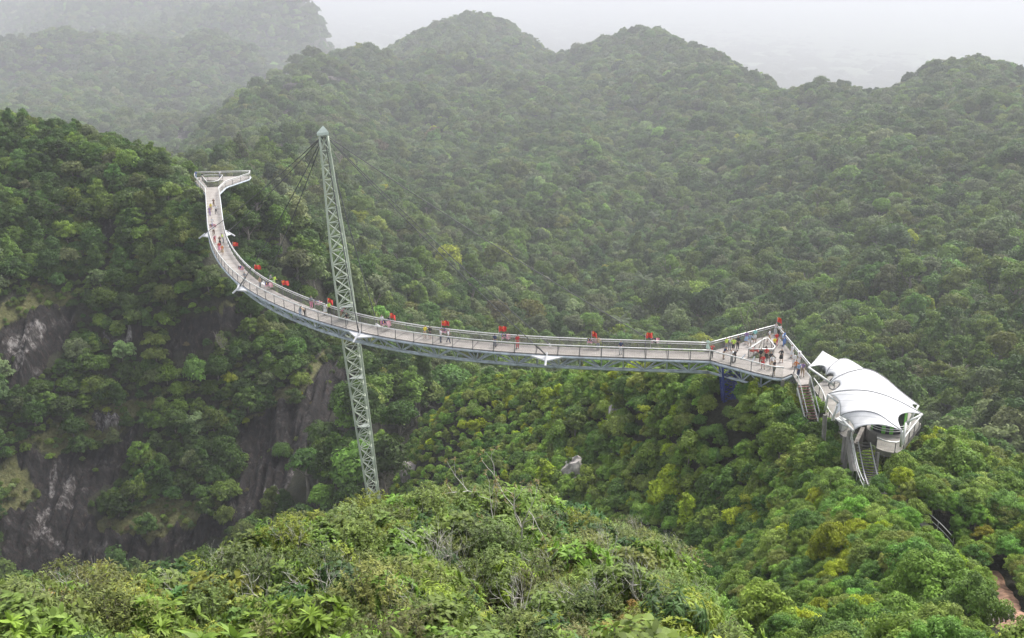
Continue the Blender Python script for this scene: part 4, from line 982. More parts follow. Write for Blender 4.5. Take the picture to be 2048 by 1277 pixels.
PEOPLE = [
    (1415, 704, "person in pale teal dress at the far railing where bridge meets platform", "stand", "mint", "mint", 2.6, "skirt"),
    (1423, 716, "person in red shirt and dark trousers where the bridge widens into the platform", "photo", "red", "black", 0.4, "trousers"),
    (1452, 702, "person in lime vest leftmost of the group along the far railing", "stand", "lime", "grey", 0.6, "shorts"),
    (1459, 700, "person in white shirt raising both arms between two lime vests", "photo", "white", "grey", 0.2, "trousers"),
    (1466, 704, "person in bright lime vest right of the white shirted photographer", "hip", "lime", "black", -0.4, "shorts"),
    (1475, 699, "person in black standing right of the lime vests by the far railing", "stand", "black", "black", -0.8, "trousers"),
    (1446.6, 719, "person in navy top leaning at the camera-side railing of the platform", "lean", "navy", "tan", 0.9, "shorts"),
    (1464, 725.5, "person in black and white bending at the near railing, left of a pair", "bend", "black", "grey", 1.8, "trousers"),
    (1470, 724, "person in white top bending at the near railing, right of a pair", "bend", "white", "black", -1.6, "trousers"),
    (1492, 688.5, "person in violet and pale blue at the far platform railing, left of a pair", "stand", "violet", "light blue", 2.9, "skirt"),
    (1499, 693, "person in light blue shirt standing just right of the violet one", "hip", "light blue", "white", 3.3, "shorts"),
    (1509, 685, "person in teal shirt leaning on the far railing midway to the apex", "lean", "teal", "white", 2.9, "shorts"),
    (1538, 685, "person in white walking behind the fenced opening", "walk", "white", "tan", 1.2, "shorts"),
    (1550, 671, "person in white at the pointed far corner of the platform", "photo", "white", "white", 0.1, "trousers"),
    (1557, 675, "person in white crouched forward beside the far corner flag", "lean", "white", "black", 0.8, "trousers"),
    (1552, 692, "person in red top behind the yellow shirted one", "stand", "red", "red", 0.3, "trousers"),
    (1548, 700.5, "person in yellow shirt and black trousers right of the fenced opening", "walk", "yellow", "black", 0.2, "shorts"),
    (1566.5, 693, "person in light blue leaning on the long right railing, nearer of two", "lean", "light blue", "blue", -1.9, "trousers"),
    (1570, 689, "person in dark blue leaning on the long right railing, farther of two", "lean", "blue", "blue", -2.0, "trousers"),
    (1561.6, 724.7, "person in short black dress standing alone in the open floor", "hip", "black", "black", 0.2, "skirt"),
    (1583, 716, "person in white dress at the long right railing", "stand", "white", "white", -1.2, "skirt"),
    (1587, 735, "person in wide white shirt, back turned, near the stair entrance", "stand", "white", "white", 2.6, "shorts"),
    (1597, 731.5, "person in white sun hat near the stair entrance", "stand", "white", "white", -0.9, "trousers"),
    (1591, 747.5, "person in orange red top entering the passage to the stairs", "walk", "orange", "grey", 2.4, "trousers"),
    (1596, 755, "person in light blue shirt and navy trousers at the stair passage", "stand", "light blue", "navy", 0.5, "trousers"),
    (1604, 753, "person in violet top with yellow trim in the stair passage", "hip", "violet", "tan", 0.0, "shorts"),
    (1525, 737.5, "person in red shirt and red shorts before the fenced opening", "hip", "red", "red", 0.2, "shorts"),
    (1520.5, 726, "person in dark clothes with red shoulder, left of the red pair", "stand", "black", "brown", 0.4, "trousers"),
    (1531.6, 723, "person in red shirt partly behind the red pair", "stand", "red", "black", -0.3, "trousers"),
    (1540.5, 731, "person in black right of the red group, before the fence", "stand", "black", "grey", 0.1, "shorts"),
    (1543, 737.5, "person in white shirt and tan shorts right of the red group", "walk", "white", "tan", -0.5, "shorts"),
    (1547.7, 749.5, "person in black by the near railing carrying a dark bag", "walk", "black", "black", 0.5, "shorts"),
    (850, 677.5, "person in yellow shirt leaning on the far railing of the bridge", "lean", "yellow", "tan", 2.9, "shorts"),
    (860, 678.5, "person in black beside the yellow shirt at the far railing", "lean", "black", "black", 3.1, "shorts"),
    (881.6, 685.5, "person in white walking, holding up a striped flag under the middle red flag", "wave", "white", "navy", 1.3, "trousers"),
    (897, 686, "person in white striding right of the raised striped flag", "walk", "white", "navy", 1.5, "trousers"),
    (990, 694, "person in navy at far railing just left of a red flag", "stand", "navy", "navy", 2.8, "trousers"),
    (1035, 697.5, "person in long red top standing right of a red flag", "stand", "red", "red", 0.3, "trousers"),
    (764, 656, "person in white holding striped cloth right of the mast", "stand", "white", "pink", 0.3, "shorts"),
    (779, 657.5, "person in dark top under the drooping red flag right of the mast", "stand", "black", "pink", 2.5, "trousers"),
    (1196, 700, "person in tan top at the far railing right of a red flag", "lean", "tan", "grey", 2.9, "trousers"),
    (1241, 709, "person in blue grey top by near railing on the right part of bridge", "stand", "navy", "white", 0.2, "trousers"),
    (600.5, 630.5, "person in white bending over the near railing left of the mast", "bend", "white", "light blue", 0.6, "trousers"),
    (609.5, 633, "person in tan bending at the near railing beside the white one", "bend", "tan", "black", -1.2, "trousers"),
    (623, 617, "person in grey and pink at far side left of the mast", "stand", "grey", "pink", 0.5, "trousers"),
    (659, 629, "person in lime vest and black cap by the red flag left of the mast", "stand", "lime", "black", 0.4, "trousers"),
    (651, 630, "person in white by the lime vest left of the mast", "lean", "white", "white", 0.5, "skirt"),
    (683, 636.5, "person in pink top bending before the mast", "bend", "pink", "tan", 1.4, "trousers"),
    (694, 651, "person in black with grey trousers at the near railing before the mast", "walk", "black", "grey", 0.2, "trousers"),
    (520.5, 577, "person in tan shirt walking at the sharp bend of the bridge", "walk", "tan", "grey", 0.5, "trousers"),
    (490.5, 566, "person in grey behind the near railing at the sharp bend", "stand", "grey", "grey", 0.5, "trousers"),
    (540.5, 571.5, "person in grey at far railing beside the lime board", "lean", "grey", "black", 2.4, "trousers"),
    (549, 574, "person in lime jacket at the far railing after the bend", "lean", "lime", "lime", 2.4, "trousers"),
    (445.5, 510, "person in orange dress on the curved left part of the deck", "walk", "orange", "tan", 0.4, "skirt"),
    (439.5, 505.5, "person in red top beside the orange dress on the left part", "stand", "red", "pink", 0.5, "skirt"),
    (440.5, 492.5, "person in brown behind the red and orange pair", "walk", "brown", "black", 0.3, "trousers"),
    (429.6, 486.5, "person in pink at the outer railing by the left outriggers", "bend", "pink", "red", 0.6, "trousers"),
    (428, 471, "person in white top and dark red trousers between the left outriggers", "walk", "white", "brown", 0.2, "trousers"),
    (425.4, 454.5, "person in white shirt just above the left outriggers", "walk", "white", "white", 0.1, "shorts"),
    (447, 486, "person in lime vest by the inner railing below the left outrigger", "lean", "lime", "grey", -1.2, "trousers"),
    (427.8, 414, "person in brown walking on the far straight part, topmost there", "walk", "brown", "brown", 0.2, "trousers"),
    (422.5, 424.5, "person in yellow on the far straight part of the deck", "stand", "yellow", "tan", 0.2, "skirt"),
    (432.5, 428.5, "person in white and black near inner railing of the far straight part", "walk", "white", "black", 0.0, "trousers"),
    (419.8, 432, "person in violet at the outer railing of the far straight part", "stand", "violet", "violet", 0.3, "trousers"),
    (405.5, 362, "person in black on the left branch of the far platform", "stand", "black", "grey", 0.3, "trousers"),
    (440, 357, "person in white and navy at the back railing of the far platform", "lean", "white", "navy", 2.9, "trousers"),
    (392.5, 357.5, "person in blue at the left end of the far platform", "stand", "blue", "light blue", 0.3, "trousers"),
]
for k_, q in enumerate(PEOPLE):
    person(*q, hair=["black", "black", "brown"][k_ % 3], hat="white" if "sun hat" in q[2] else None, h=1.62 + 0.13 * ((k_ * 37) % 10) / 9)
# ------------------------------------------------------------------ flags
M_FRED = simple("flag_red", (0.66, 0.05, 0.035), 0.7, var=0.06); M_FYEL = simple("flag_yellow", (0.85, 0.60, 0.03), 0.7, var=0.05); M_FBLUE = simple("flag_blue", (0.02, 0.035, 0.22), 0.7); M_FWHITE = simple("flag_white", (0.80, 0.76, 0.78), 0.7, var=0.03); M_FRED2 = simple("flag_stripe_red", (0.62, 0.06, 0.12), 0.7)
def wavef(u, v, k=1.0): return 0.17 * k * sin(u * 6.5 + v * 1.9) * min(1, u * 1.3)
def star(cu, cv, r, rot=0.0, n=5, inner=0.42):
    return [(cu + (r if i % 2 == 0 else r * inner) * sin(rot + pi * i / n), cv + (r if i % 2 == 0 else r * inner) * cos(rot + pi * i / n)) for i in range(2 * n)]
def flag_cloth(w, h, kind, droop=0.0, seed=0):
    """cloth hung from a pole along +Z at the origin, flying to +X; thin solid sheet"""
    def P(u, v, off=0.0):
        x = u * w * (1 - 0.45 * droop); z = (v - 1) * h - droop * w * u * u * 0.8; y = wavef(u * 1.6 + seed, v, 1.0) * w + off
        return (x, y, z)
    mb = MB(); nu = 12
    if kind == "stars":
        for s_ in (0.006, -0.006):
            rows = [[P(i / nu, j / 6, s_) for i in range(nu + 1)] for j in range(7)]; mb.sheet(rows)
        mb.cur = 1
        for s_ in (0.012, -0.012):
            for (cu, cv, r, ro) in [(0.18, 0.72, 0.18, 0), (0.36, 0.9, 0.06, 0.4), (0.43, 0.78, 0.06, 0.8), (0.43, 0.62, 0.06, 0.2), (0.36, 0.5, 0.06, 0.5)]:
                pts = star(0, 0, r, ro); poly = [P(cu + a * h / w, cv + b_, s_) for a, b_ in pts]
                mb.add([P(cu, cv, s_)] + poly, [(0, 1 + i, 1 + (i + 1) % 10) for i in range(10)])
        return mb.mesh("flag_cloth", [M_FRED, M_FYEL])
    for s_ in (0.006, -0.006):
        for k in range(14):
            mb.cur = 0 if k % 2 == 0 else 1
            rows = [[P(i / nu, 1 - (k + j) / 14, s_) for i in range(nu + 1)] for j in (0, 1)]; mb.sheet(rows)
    for s_ in (0.011, -0.011):
        mb.cur = 2; mb.sheet([[P(0.5 * i / 6, 1 - (8 / 14) * j / 4, s_) for i in range(7)] for j in range(5)])
        mb.cur = 3; s2 = s_ * 1.5
        cu, cv, r = 0.19, 1 - 4 / 14, 0.2
        outer = [(cu + r * h / w * cos(a), cv + r * sin(a)) for a in np.linspace(0.6, 2 * pi - 0.6, 16)]; inn = [(cu + 0.05 + 0.8 * r * h / w * cos(a), cv + 0.8 * r * sin(a)) for a in np.linspace(0.75, 2 * pi - 0.75, 16)]
        mb.sheet([[P(*q, s2) for q in outer], [P(*q, s2) for q in inn]])
        pts = star(0, 0, 0.15, 0, 14, 0.5); mb.add([P(0.35, cv, s2)] + [P(0.35 + a * h / w, cv + b_, s2) for a, b_ in pts], [(0, 1 + i, 1 + (i + 1) % 28) for i in range(28)])
    return mb.mesh("flag_cloth", [M_FRED2, M_FWHITE, M_FBLUE, M_FYEL])
RF = [flag_cloth(0.98, 0.62, "stars", 0.12, k * 0.7) for k in range(3)] + [flag_cloth(0.9, 0.6, "stars", 0.55, 0.3)]
SF = [flag_cloth(1.15, 0.62, "stripes", 0.1, k * 0.6) for k in range(2)]
POLE_L = MB().tube([(0, 0, -1.05), (0, 0, 0.03)], 0.022, 6).mesh("flag_pole", M_WHITE); POLE_S = MB().tube([(0, 0, -1.25), (0, 0, 0.03)], 0.018, 6).mesh("flag_pole", M_WHITE)
def flag(p, rz, me, pole, label, grp, nm):
    r = tag(empty(nm, p, rz), label, "flag", grp)
    link("flag_cloth", me, r); link("flag_pole", pole, r)
for k, (x, y, v_, lab) in enumerate([(461, 492, 0, "red flag with yellow stars, leftmost along the far railing, below the outriggers"), (511, 532, 1, "red flag with yellow stars at the sharp bend, second from left"), (572, 563, 2, "red flag with yellow stars midway between the bend and the mast"),
                                     (663, 600, 3, "red flag with yellow stars just left of the mast"), (779, 635, 3, "small drooping red flag just right of the mast"), (888, 654, 0, "red flag with yellow stars above the walkers, second right of the mast"),
                                     (1005, 668, 1, "red flag with yellow stars left of the person in long red top"), (1174, 675, 3, "small red flag near the middle of the right half of the bridge"), (1299, 677, 2, "red flag with yellow stars where the longest cable meets the railing"), (1552, 646, 3, "red flag flying from the pointed far corner of the platform")]):
    i = nearest(x, y + 24, INN); base = INN[i] if x < 1400 else PN
    top = base + dz * (1.15 + 0.95)
    flag(top, 0.05 * k - 0.1, RF[v_], POLE_L, lab, "red flags along the railing", "red_flag")
for k, (x, y, lab) in enumerate([(477, 548, "striped flag with blue corner on the deck side of the railing before the sharp bend"), (532, 582, "striped flag with blue corner beside the lime board"), (630, 619, "striped flag with blue corner by the grey and pink person"), (765, 661, "striped flag with blue corner held right of the mast"),
                                 (882, 676, "striped flag with blue corner raised by the walker in white"), (1003, 688, "striped flag with blue corner under a red flag at midspan"), (1174, 697, "striped flag half hidden behind the near railing on the right half"), (1301, 697, "striped flag with blue corner below the red flag by the longest cable"), (420, 463, "striped flag at the outer railing between the left outriggers")]):
    p = at_z(x, y, ZD) + dz * 1.25
    flag(p, 0.08 * k - 0.3, SF[k % 2], POLE_S, lab, "striped flags on the deck", "striped_flag")
# banner on the fence and boards
p = HOLE[0].lerp(HOLE[2], 0.06) + dz * 1.12
o = link("red_banner", flag_cloth(1.05, 0.42, "stars", 0.02, 0.2), None, p); o.rotation_euler = (0, 0, 0.05); tag(o, "red flag banner hung flat on the fence of the triangular opening", "flag")
bp_ = at_z(545, 578, ZD)
bo_ = tag(empty("info_board", bp_, -0.55), "lime green board standing at the far railing after the sharp bend", "board")
link("panel", MB().box((0, 0, .68), (0.9, 0.04, 0.95)).mesh("panel", M_GREEN), bo_)
link("frame", MB().tube([(-.47, 0, 0), (-.47, 0, 1.2), (.47, 0, 1.2), (.47, 0, 0)], 0.03, 6).mesh("board_frame", M_RAIL), bo_)
# small tree growing through the opening
hc_ = (HOLE[0] + HOLE[1] + HOLE[2]) / 3; hc_.z = ZD - 2.2
# bag carried at the near railing
# ------------------------------------------------------------------ foliage shapes
def rand_dirs(n, g):
    v = g.normal(size=(n, 3)); return v / np.linalg.norm(v, axis=1, keepdims=True)
def leaf_quads(c, nrm, size, g, asp=0.62):
    """one diamond leaf spray per centre, roughly facing nrm"""
    n = len(c)
    nn = nrm + 0.55 * rand_dirs(n, g); nn /= np.linalg.norm(nn, axis=1, keepdims=True)
    a = np.cross(nn, rand_dirs(n, g)); a /= np.linalg.norm(a, axis=1, keepdims=True) + 1e-9
    b = np.cross(nn, a)
    s = (size * g.uniform(0.7, 1.35, n))[:, None]
    V = np.stack([c - a * s, c - b * s * asp + nn * s * 0.12, c + a * s, c + b * s * asp + nn * s * 0.12], 1)
    return V.reshape(-1, 3)
def add_age(me, age_face):
    at = me.attributes.new("age", 'FLOAT', 'FACE'); at.data.foreach_set("value", np.clip(age_face, 0, 1).astype(np.float32))
def crown_mesh(name, seed, nl=34, per=75, leaf=0.085, flat=0.75, top=0.0, spread=1.0, lobe=(0.24, 0.42), cone=0.0, hole=0.0):
    """irregular crown: leafy lobes spread over a lumpy dome, radius 1, standing on z = 0"""
    g = np.random.default_rng(seed)
    cs, ns, ag = [], [], []
    ang = g.uniform(0, 6.28, 3); amp = g.uniform(0.1, 0.28, 3)
    for i in range(nl):
        u = (i + g.uniform(0, 1)) / nl
        zz = u ** 0.85
        th = i * 2.39996 + g.normal(0, 0.35)
        rad = sqrt(max(0.0, 1 - zz ** 2)) * (1 - cone * zz) * spread
        rad *= 0.72 * (1 + sum(amp[k] * cos((k + 2) * th + ang[k]) for k in range(3)))
        if g.uniform() < hole: continue
        p = np.array([rad * cos(th), rad * sin(th), 0.25 + zz * flat * (1 + g.normal(0, 0.13)) + top * (g.uniform() < 0.3)])
        lr = g.uniform(*lobe) * (1 - 0.25 * cone * zz)
        d = rand_dirs(per, g)
        d[:, 2] = np.where(d[:, 2] < -0.25, -d[:, 2] * 0.6, d[:, 2])
        rr = lr * g.uniform(0.72, 1.08, per)[:, None]
        sq = np.array([1, 1, 0.78])
        cs.append(p + d * rr * sq); ns.append(d + np.array([0, 0, 0.35]))
        ag.append(np.clip(g.normal(0.45, 0.16) + g.normal(0, 0.14, per), 0, 1))
    # inner shaded leaves so the crown is not a hollow shell
    m = nl * per // 6
    d = rand_dirs(m, g) * g.uniform(0, 0.7, m)[:, None] * np.array([spread, spread, flat * 0.75]); d[:, 2] = np.abs(d[:, 2]) + 0.22
    cs.append(d); ns.append(rand_dirs(m, g)); ag.append(np.clip(g.normal(0.4, 0.2, m), 0, 1))
    c = np.concatenate(cs); n = np.concatenate(ns); a = np.concatenate(ag)
    n /= np.linalg.norm(n, axis=1, keepdims=True)
    V = leaf_quads(c, n, leaf, g)
    me = mesh_np(name, V, [np.arange(len(V)).reshape(-1, 4)], [M_LEAF])
    add_age(me, a)
    return me
def branches(mb, p, d, ln, r, depth, g, spread=0.7, kids=(2, 4), up=0.25, n=4, tips=None):
    k = 3
    pts = [p]
    for i in range(k):
        d = (d + Vector(g.normal(0, 0.14, 3)) + Vector((0, 0, up * 0.12))).normalized()
        pts.append(pts[-1] + d * ln / k)
    mb.tube(pts, r, n, r * 0.62, cap=False)
    if depth == 0:
        if tips is not None: tips.append((pts[-1], d))
        return
    for i in range(g.integers(kids[0], kids[1] + 1)):
        q = pts[-1] if i < 2 else pts[g.integers(1, len(pts))]
        e = (d + Vector(g.normal(0, spread, 3)) + Vector((0, 0, up))).normalized()
        branches(mb, q, e, ln * g.uniform(0.6, 0.85), r * 0.6, depth - 1, g, spread, kids, up, 3 if n <= 4 else 4, tips)
def trunk_mesh(name, seed):
    """unit-height trunk with limbs reaching into a crown of radius ~0.45 at its top"""
    g = np.random.default_rng(seed); mb = MB()
    pts = [Vector((0, 0, -0.25))]
    for z in (0.0, 0.25, 0.5, 0.72): pts.append(Vector((g.normal(0, 0.02), g.normal(0, 0.02), z)))
    mb.tube(pts, 0.045, 7, 0.024)
    for i in range(6):
        a = i * 2.4 + g.uniform(0, 0.5); zb = g.uniform(0.4, 0.72)
        branches(mb, Vector((0, 0, zb)), Vector((cos(a), sin(a), 0.9)).normalized(), 0.2, 0.016, 1, g, 0.5, (2, 3), 0.3, 4)
    return mb.mesh(name, M_BARK, True)
def bare_tree_mesh(name, seed, mat, depth=4, leafy=0.0):
    g = np.random.default_rng(seed); mb = MB(); tips = []
    branches(mb, Vector((0, 0, -0.1)), Vector((0, 0, 1)), 0.42, 0.028, depth, g, 0.62, (2, 4), 0.35, 5, tips)
    return mb.mesh(name, mat), tips
CROWNS = [crown_mesh("crown_round", 11), crown_mesh("crown_lumpy", 12, nl=26, lobe=(0.30, 0.5), flat=0.85, per=95, top=0.15),
          crown_mesh("crown_wide", 13, nl=38, flat=0.5, spread=1.1, per=68), crown_mesh("crown_tall", 14, nl=36, flat=1.5, cone=0.35, spread=0.85),
          crown_mesh("crown_open", 15, nl=34, flat=0.9, lobe=(0.17, 0.3), hole=0.2, per=58), crown_mesh("crown_broken", 16, nl=22, flat=1.05, lobe=(0.22, 0.46), top=0.3, per=95, hole=0.1),
          crown_mesh("crown_feathery", 17, nl=60, flat=0.8, lobe=(0.12, 0.24), per=44, leaf=0.075),
          crown_mesh("crown_dense", 18, nl=64, flat=0.85, lobe=(0.16, 0.30), per=120, leaf=0.045, top=0.1), crown_mesh("crown_billowy", 19, nl=44, flat=1.0, lobe=(0.2, 0.36), per=170, leaf=0.042, top=0.2, hole=0.08), crown_mesh("crown_wispy", 20, nl=80, flat=0.9, lobe=(0.11, 0.2), per=80, leaf=0.04, hole=0.1)]
TRUNKS = [trunk_mesh("trunk_%d" % i, 40 + i) for i in range(3)]
M_TWIG = simple("grey_twigs", (0.22, 0.195, 0.165), 0.9, var=0.25)
M_TWIGPALE = simple("pale_twigs", (0.50, 0.47, 0.43), 0.85, var=0.2)
BARE = [bare_tree_mesh("bare_limbs_%d" % i, 60 + i, M_TWIG)[0] for i in range(3)]

TINT = {"dark green": (0.058, 0.106, 0.021), "deep green": (0.078, 0.128, 0.030), "mid green": (0.118, 0.172, 0.030), "grey green": (0.140, 0.172, 0.072), "olive green": (0.136, 0.166, 0.038),
        "yellow green": (0.285, 0.320, 0.026), "bright green": (0.150, 0.238, 0.044), "rusty brown": (0.165, 0.128, 0.070), "silvery grey": (0.2, 0.19, 0.15), "golden": (0.215, 0.200, 0.042)}
TN = list(TINT)

# ------------------------------------------------------------------ where the trees stand
def jitter_grid(d0, d1, a0, a1, cell, g):
    """points over the ground between two distances and two azimuths"""
    xs = np.arange(min(d1 * sin(a0), d0 * sin(a0)) - cell, max(d1 * sin(a1), d0 * sin(a1)) + cell, cell)
    ys = np.arange(d0 * min(cos(a0), cos(a1)) - cell, d1 + cell, cell)
    X, Y = np.meshgrid(xs, ys)
    X = X + (np.arange(len(ys)) % 2)[:, None] * cell / 2
    X = (X + g.uniform(-0.42, 0.42, X.shape) * cell).ravel(); Y = (Y + g.uniform(-0.42, 0.42, Y.shape) * cell).ravel()
    d = np.hypot(X, Y); a = np.arctan2(X, Y)
    k = (d >= d0) & (d < d1) & (a > a0) & (a < a1)
    return X[k], Y[k]
A0, A1 = radians(-36), radians(36)
T = {k: [] for k in ("P", "R", "H", "zone", "tint", "shape")}
def put(zone, X, Y, R, H, weights, shapes, g, keep=None):
    Z = ground(X, Y)
    P = np.stack([X, Y, Z], 1)
    k = np.ones(len(X), bool) if keep is None else keep(P)
    P, R, H = P[k], R[k], H[k]
    names = list(weights); w = np.array([weights[n] for n in names], float); w /= w.sum()
    # neighbouring trees tend to be of one kind: bias the draw with slow noise
    u = g.uniform(0, 1, len(P)) * 0.75 + 0.25 * np.clip(0.5 + 0.6 * noise(P[:, 0] / (R.mean() * 9) + 3, P[:, 1] / (R.mean() * 9)), 0, 0.999)
    ci = np.searchsorted(np.cumsum(w), np.clip(u, 0, 0.9999))
    T["P"].append(P); T["R"].append(R); T["H"].append(H)
    T["zone"].append(np.full(len(P), zone)); T["tint"].append(np.array([TN.index(names[c]) for c in np.clip(ci, 0, len(names) - 1)]))
    T["shape"].append(g.choice(shapes, len(P)))
g = np.random.default_rng(21)

def clear_of(P, extra=0.0):
    """True where nothing built stands (bridge, station, track, path)"""
    ok = np.ones(len(P), bool)
    for x, y, r in KEEPOUT:
        ok &= (P[:, 0] - x) ** 2 + (P[:, 1] - y) ** 2 > (r + extra) ** 2
    return ok

def zone_ridge(P):
    px, py, _ = proj(P); d = np.hypot(P[:, 0], P[:, 1])
    left = np.interp(py, [700, 760, 860, 980, 1100, 1300], [960, 905, 835, 790, 760, 700])
    return (px > left) & clear_of(P) & (d > np.interp(px, [800, 1400, 1500, 1650, 1800], [90, 78, 46, 26, 19]))
# the ridge under the bridge and the slope with the track: small dense trees
for (d0, d1, cell, r0, r1) in ((19, 62, 1.3, 0.8, 1.4), (62, 90, 1.25, 0.8, 1.4), (90, 172, 1.15, 0.8, 1.4)):
    X, Y = jitter_grid(d0, d1, radians(-8), A1, cell, g)
    R = g.uniform(r0, r1, len(X)); R = np.where(g.uniform(size=len(X)) < 0.08, R * 1.45, R)
    px, py, _ = proj(np.stack([X, Y, ground(X, Y)], 1))
    scrub = np.clip((1150 - px) / 250, 0, 1)
    R = R * (0.93 - 0.38 * scrub); H = R * g.uniform(1.05, 1.75, len(X)) + 0.35
    put("ridge", X, Y, R, H, {"dark green": 18, "deep green": 18, "mid green": 30, "olive green": 16, "bright green": 6, "yellow green": 14, "grey green": 5, "silvery grey": 1.2, "rusty brown": 0.3}, [0, 0, 1, 1, 3, 4, 5, 6, 6] if d0 > 85 else [7, 7, 8, 8, 9], g, zone_ridge)
# the far wall of the gorge
X, Y = jitter_grid(138, 262, A0, radians(-6), 2.5, g)
R = g.uniform(1.3, 2.5, len(X)); H = R * g.uniform(1.05, 1.55, len(X))
def zone_wall(P):
    px, py, _ = proj(P); d = np.hypot(P[:, 0], P[:, 1])
    left = np.interp(py, [300, 560, 720, 800, 900, 1000, 1100], [560, 560, 720, 690, 620, 560, 500])
    rk, pl, gr = region(P)
    u = np.random.default_rng(5).uniform(size=len(P))
    hid = in_rock(P + np.array([0, 0, 1.6])) | in_rock(P + np.array([0, 0, 3.4]))     # would stand in front of the bare rock
    ok = (px < left) & clear_of(P) & ((~rk & ~hid) | (u < 0.03)) & (~gr | (u < 0.16))
    return ok
put("wall", X, Y, R, H, {"dark green": 34, "deep green": 24, "mid green": 22, "grey green": 8, "olive green": 9, "bright green": 4, "yellow green": 2.0, "silvery grey": 2.5}, [0, 1, 1, 2, 3, 4, 5, 6], g, zone_wall)
# understorey that closes the gorge wall between the trees
X, Y = jitter_grid(138, 262, A0, radians(-6), 1.25, g)
R = g.uniform(0.55, 1.15, len(X)); H = R * g.uniform(0.9, 1.3, len(X))
def zone_under(P):
    rk, pl, gr = region(P); px, py, _ = proj(P)
    left = np.interp(py, [300, 560, 720, 800, 900, 1000, 1100], [560, 560, 720, 690, 620, 560, 500])
    return (px < left) & clear_of(P, -1.0) & ~rk & ~gr & ~in_rock(P + np.array([0, 0, 0.9]))
put("ledge", X, Y, R, H, {"dark green": 34, "deep green": 26, "mid green": 22, "olive green": 10, "grey green": 8, "rusty brown": 1.5, "silvery grey": 1}, [0, 2, 4, 6], g, zone_under)
# low scrub on the grassy ledges
X, Y = jitter_grid(138, 262, A0, radians(-6), 1.1, g)
R = g.uniform(0.35, 0.8, len(X)); H = R * 1.1
def zone_scrub(P):
    rk, pl, gr = region(P)
    u = np.random.default_rng(6).uniform(size=len(P))
    px, py, _ = proj(P)
    return clear_of(P) & (gr & (u < 0.55) | rk & (u < 0.02))
put("ledge", X, Y, R, H, {"olive green": 40, "mid green": 20, "grey green": 15, "rusty brown": 10, "yellow green": 5, "silvery grey": 8}, [0, 2, 4, 6], g, zone_scrub)
# the gorge floor round the mast, and its hidden near side
X, Y = jitter_grid(45, 215, radians(-36), radians(2), 3.9, g)
R = g.uniform(1.9, 3.6, len(X)); H = R * g.uniform(1.9, 2.8, len(X)) + 1.0
def zone_gorge(P):
    px, py, _ = proj(P); d = np.hypot(P[:, 0], P[:, 1])
    left = np.interp(py, [560, 720, 800, 900, 1000, 1100, 1250], [720, 720, 690, 620, 560, 300, -300])
    right = np.interp(py, [700, 760, 860, 980, 1100, 1300], [960, 905, 835, 790, 760, 700])
    rk, pl, gr = region(P)
    return (((px >= left) & (px <= right)) | ((d < 138) & (px < right) & (d > 48))) & ~rk & clear_of(P)
keepg = ~hides_cliff(np.stack([X, Y, ground(X, Y)], 1), H); X, Y, R, H = X[keepg], Y[keepg], R[keepg], H[keepg]
put("gorge", X, Y, R, H, {"dark green": 30, "deep green": 24, "mid green": 24, "olive green": 12, "bright green": 7, "yellow green": 5, "golden": 1.5, "silvery grey": 3}, [0, 1, 2, 3, 4, 5], g, zone_gorge)
# the forested mountainside
def zone_slope(P):
    px, py, _ = proj(P); d = np.hypot(P[:, 0], P[:, 1])
    left = np.interp(py, [300, 560, 720, 800], [470, 560, 720, 720])
    rk, pl, gr = region(P)
    behind = d > np.interp(px, [500, 800, 1000, 1200, 1400, 1600, 1800, 2048], [200, 200, 175, 160, 150, 140, 128, 112])
    mid = (px >= left) | (d > 262)
    return behind & mid & (~rk | (np.random.default_rng(4).uniform(size=len(P)) < 0.2)) & clear_of(P) & ((px > 300) | (d > 262))
for (d0, d1, cell) in ((150, 330, 4.3), (330, 650, 5.7), (650, 1100, 7.4), (1100, 2300, 9.6)):
    X, Y = jitter_grid(d0, d1, A0, A1, cell, g)
    R = g.uniform(0.45, 0.88, len(X)) * cell; R = np.where(g.uniform(size=len(X)) < 0.1, R * 1.3, R); H = R * g.uniform(1.05, 2.2, len(X)) + 1.0; H = np.where(g.uniform(size=len(X)) < 0.08, H * 1.25 + 1, H)
    if d0 > 600: H = np.minimum(H, 1.55 * R + 1)
    ll = (np.arctan2(X, Y) < -0.28) & (np.hypot(X, Y) < 420); R = np.where(ll, R * .62, R); H = np.where(ll, R * 1.3, H)
    put("slope", X, Y, R, H, {"dark green": 20, "deep green": 22, "mid green": 24, "grey green": 18, "olive green": 10, "bright green": 2.5, "yellow green": 1.7, "rusty brown": 0.5, "silvery grey": 6, "golden": 0.4}, [0, 0, 1, 1, 2, 3, 4, 5, 5] if d0 < 600 else [0, 0, 1, 1, 2, 4, 6], g, zone_slope)
# ground between the track ridge and the valley behind it
X, Y = jitter_grid(60, 130, radians(14), A1, 2.3, g)
R = g.uniform(1.0, 2.0, len(X)); H = R * g.uniform(1.6, 2.6, len(X))
# the far mountains in the haze
X, Y = jitter_grid(2300, 4500, A0, radians(-6.0), 14, g)
R = g.uniform(6.5, 11.5, len(X)); H = R * g.uniform(1.2, 2.0, len(X)) + 2
put("far", X, Y, R, H, {"dark green": 25, "deep green": 25, "mid green": 22, "grey green": 18, "olive green": 8, "bright green": 2}, [0, 1, 2, 3], g, None)
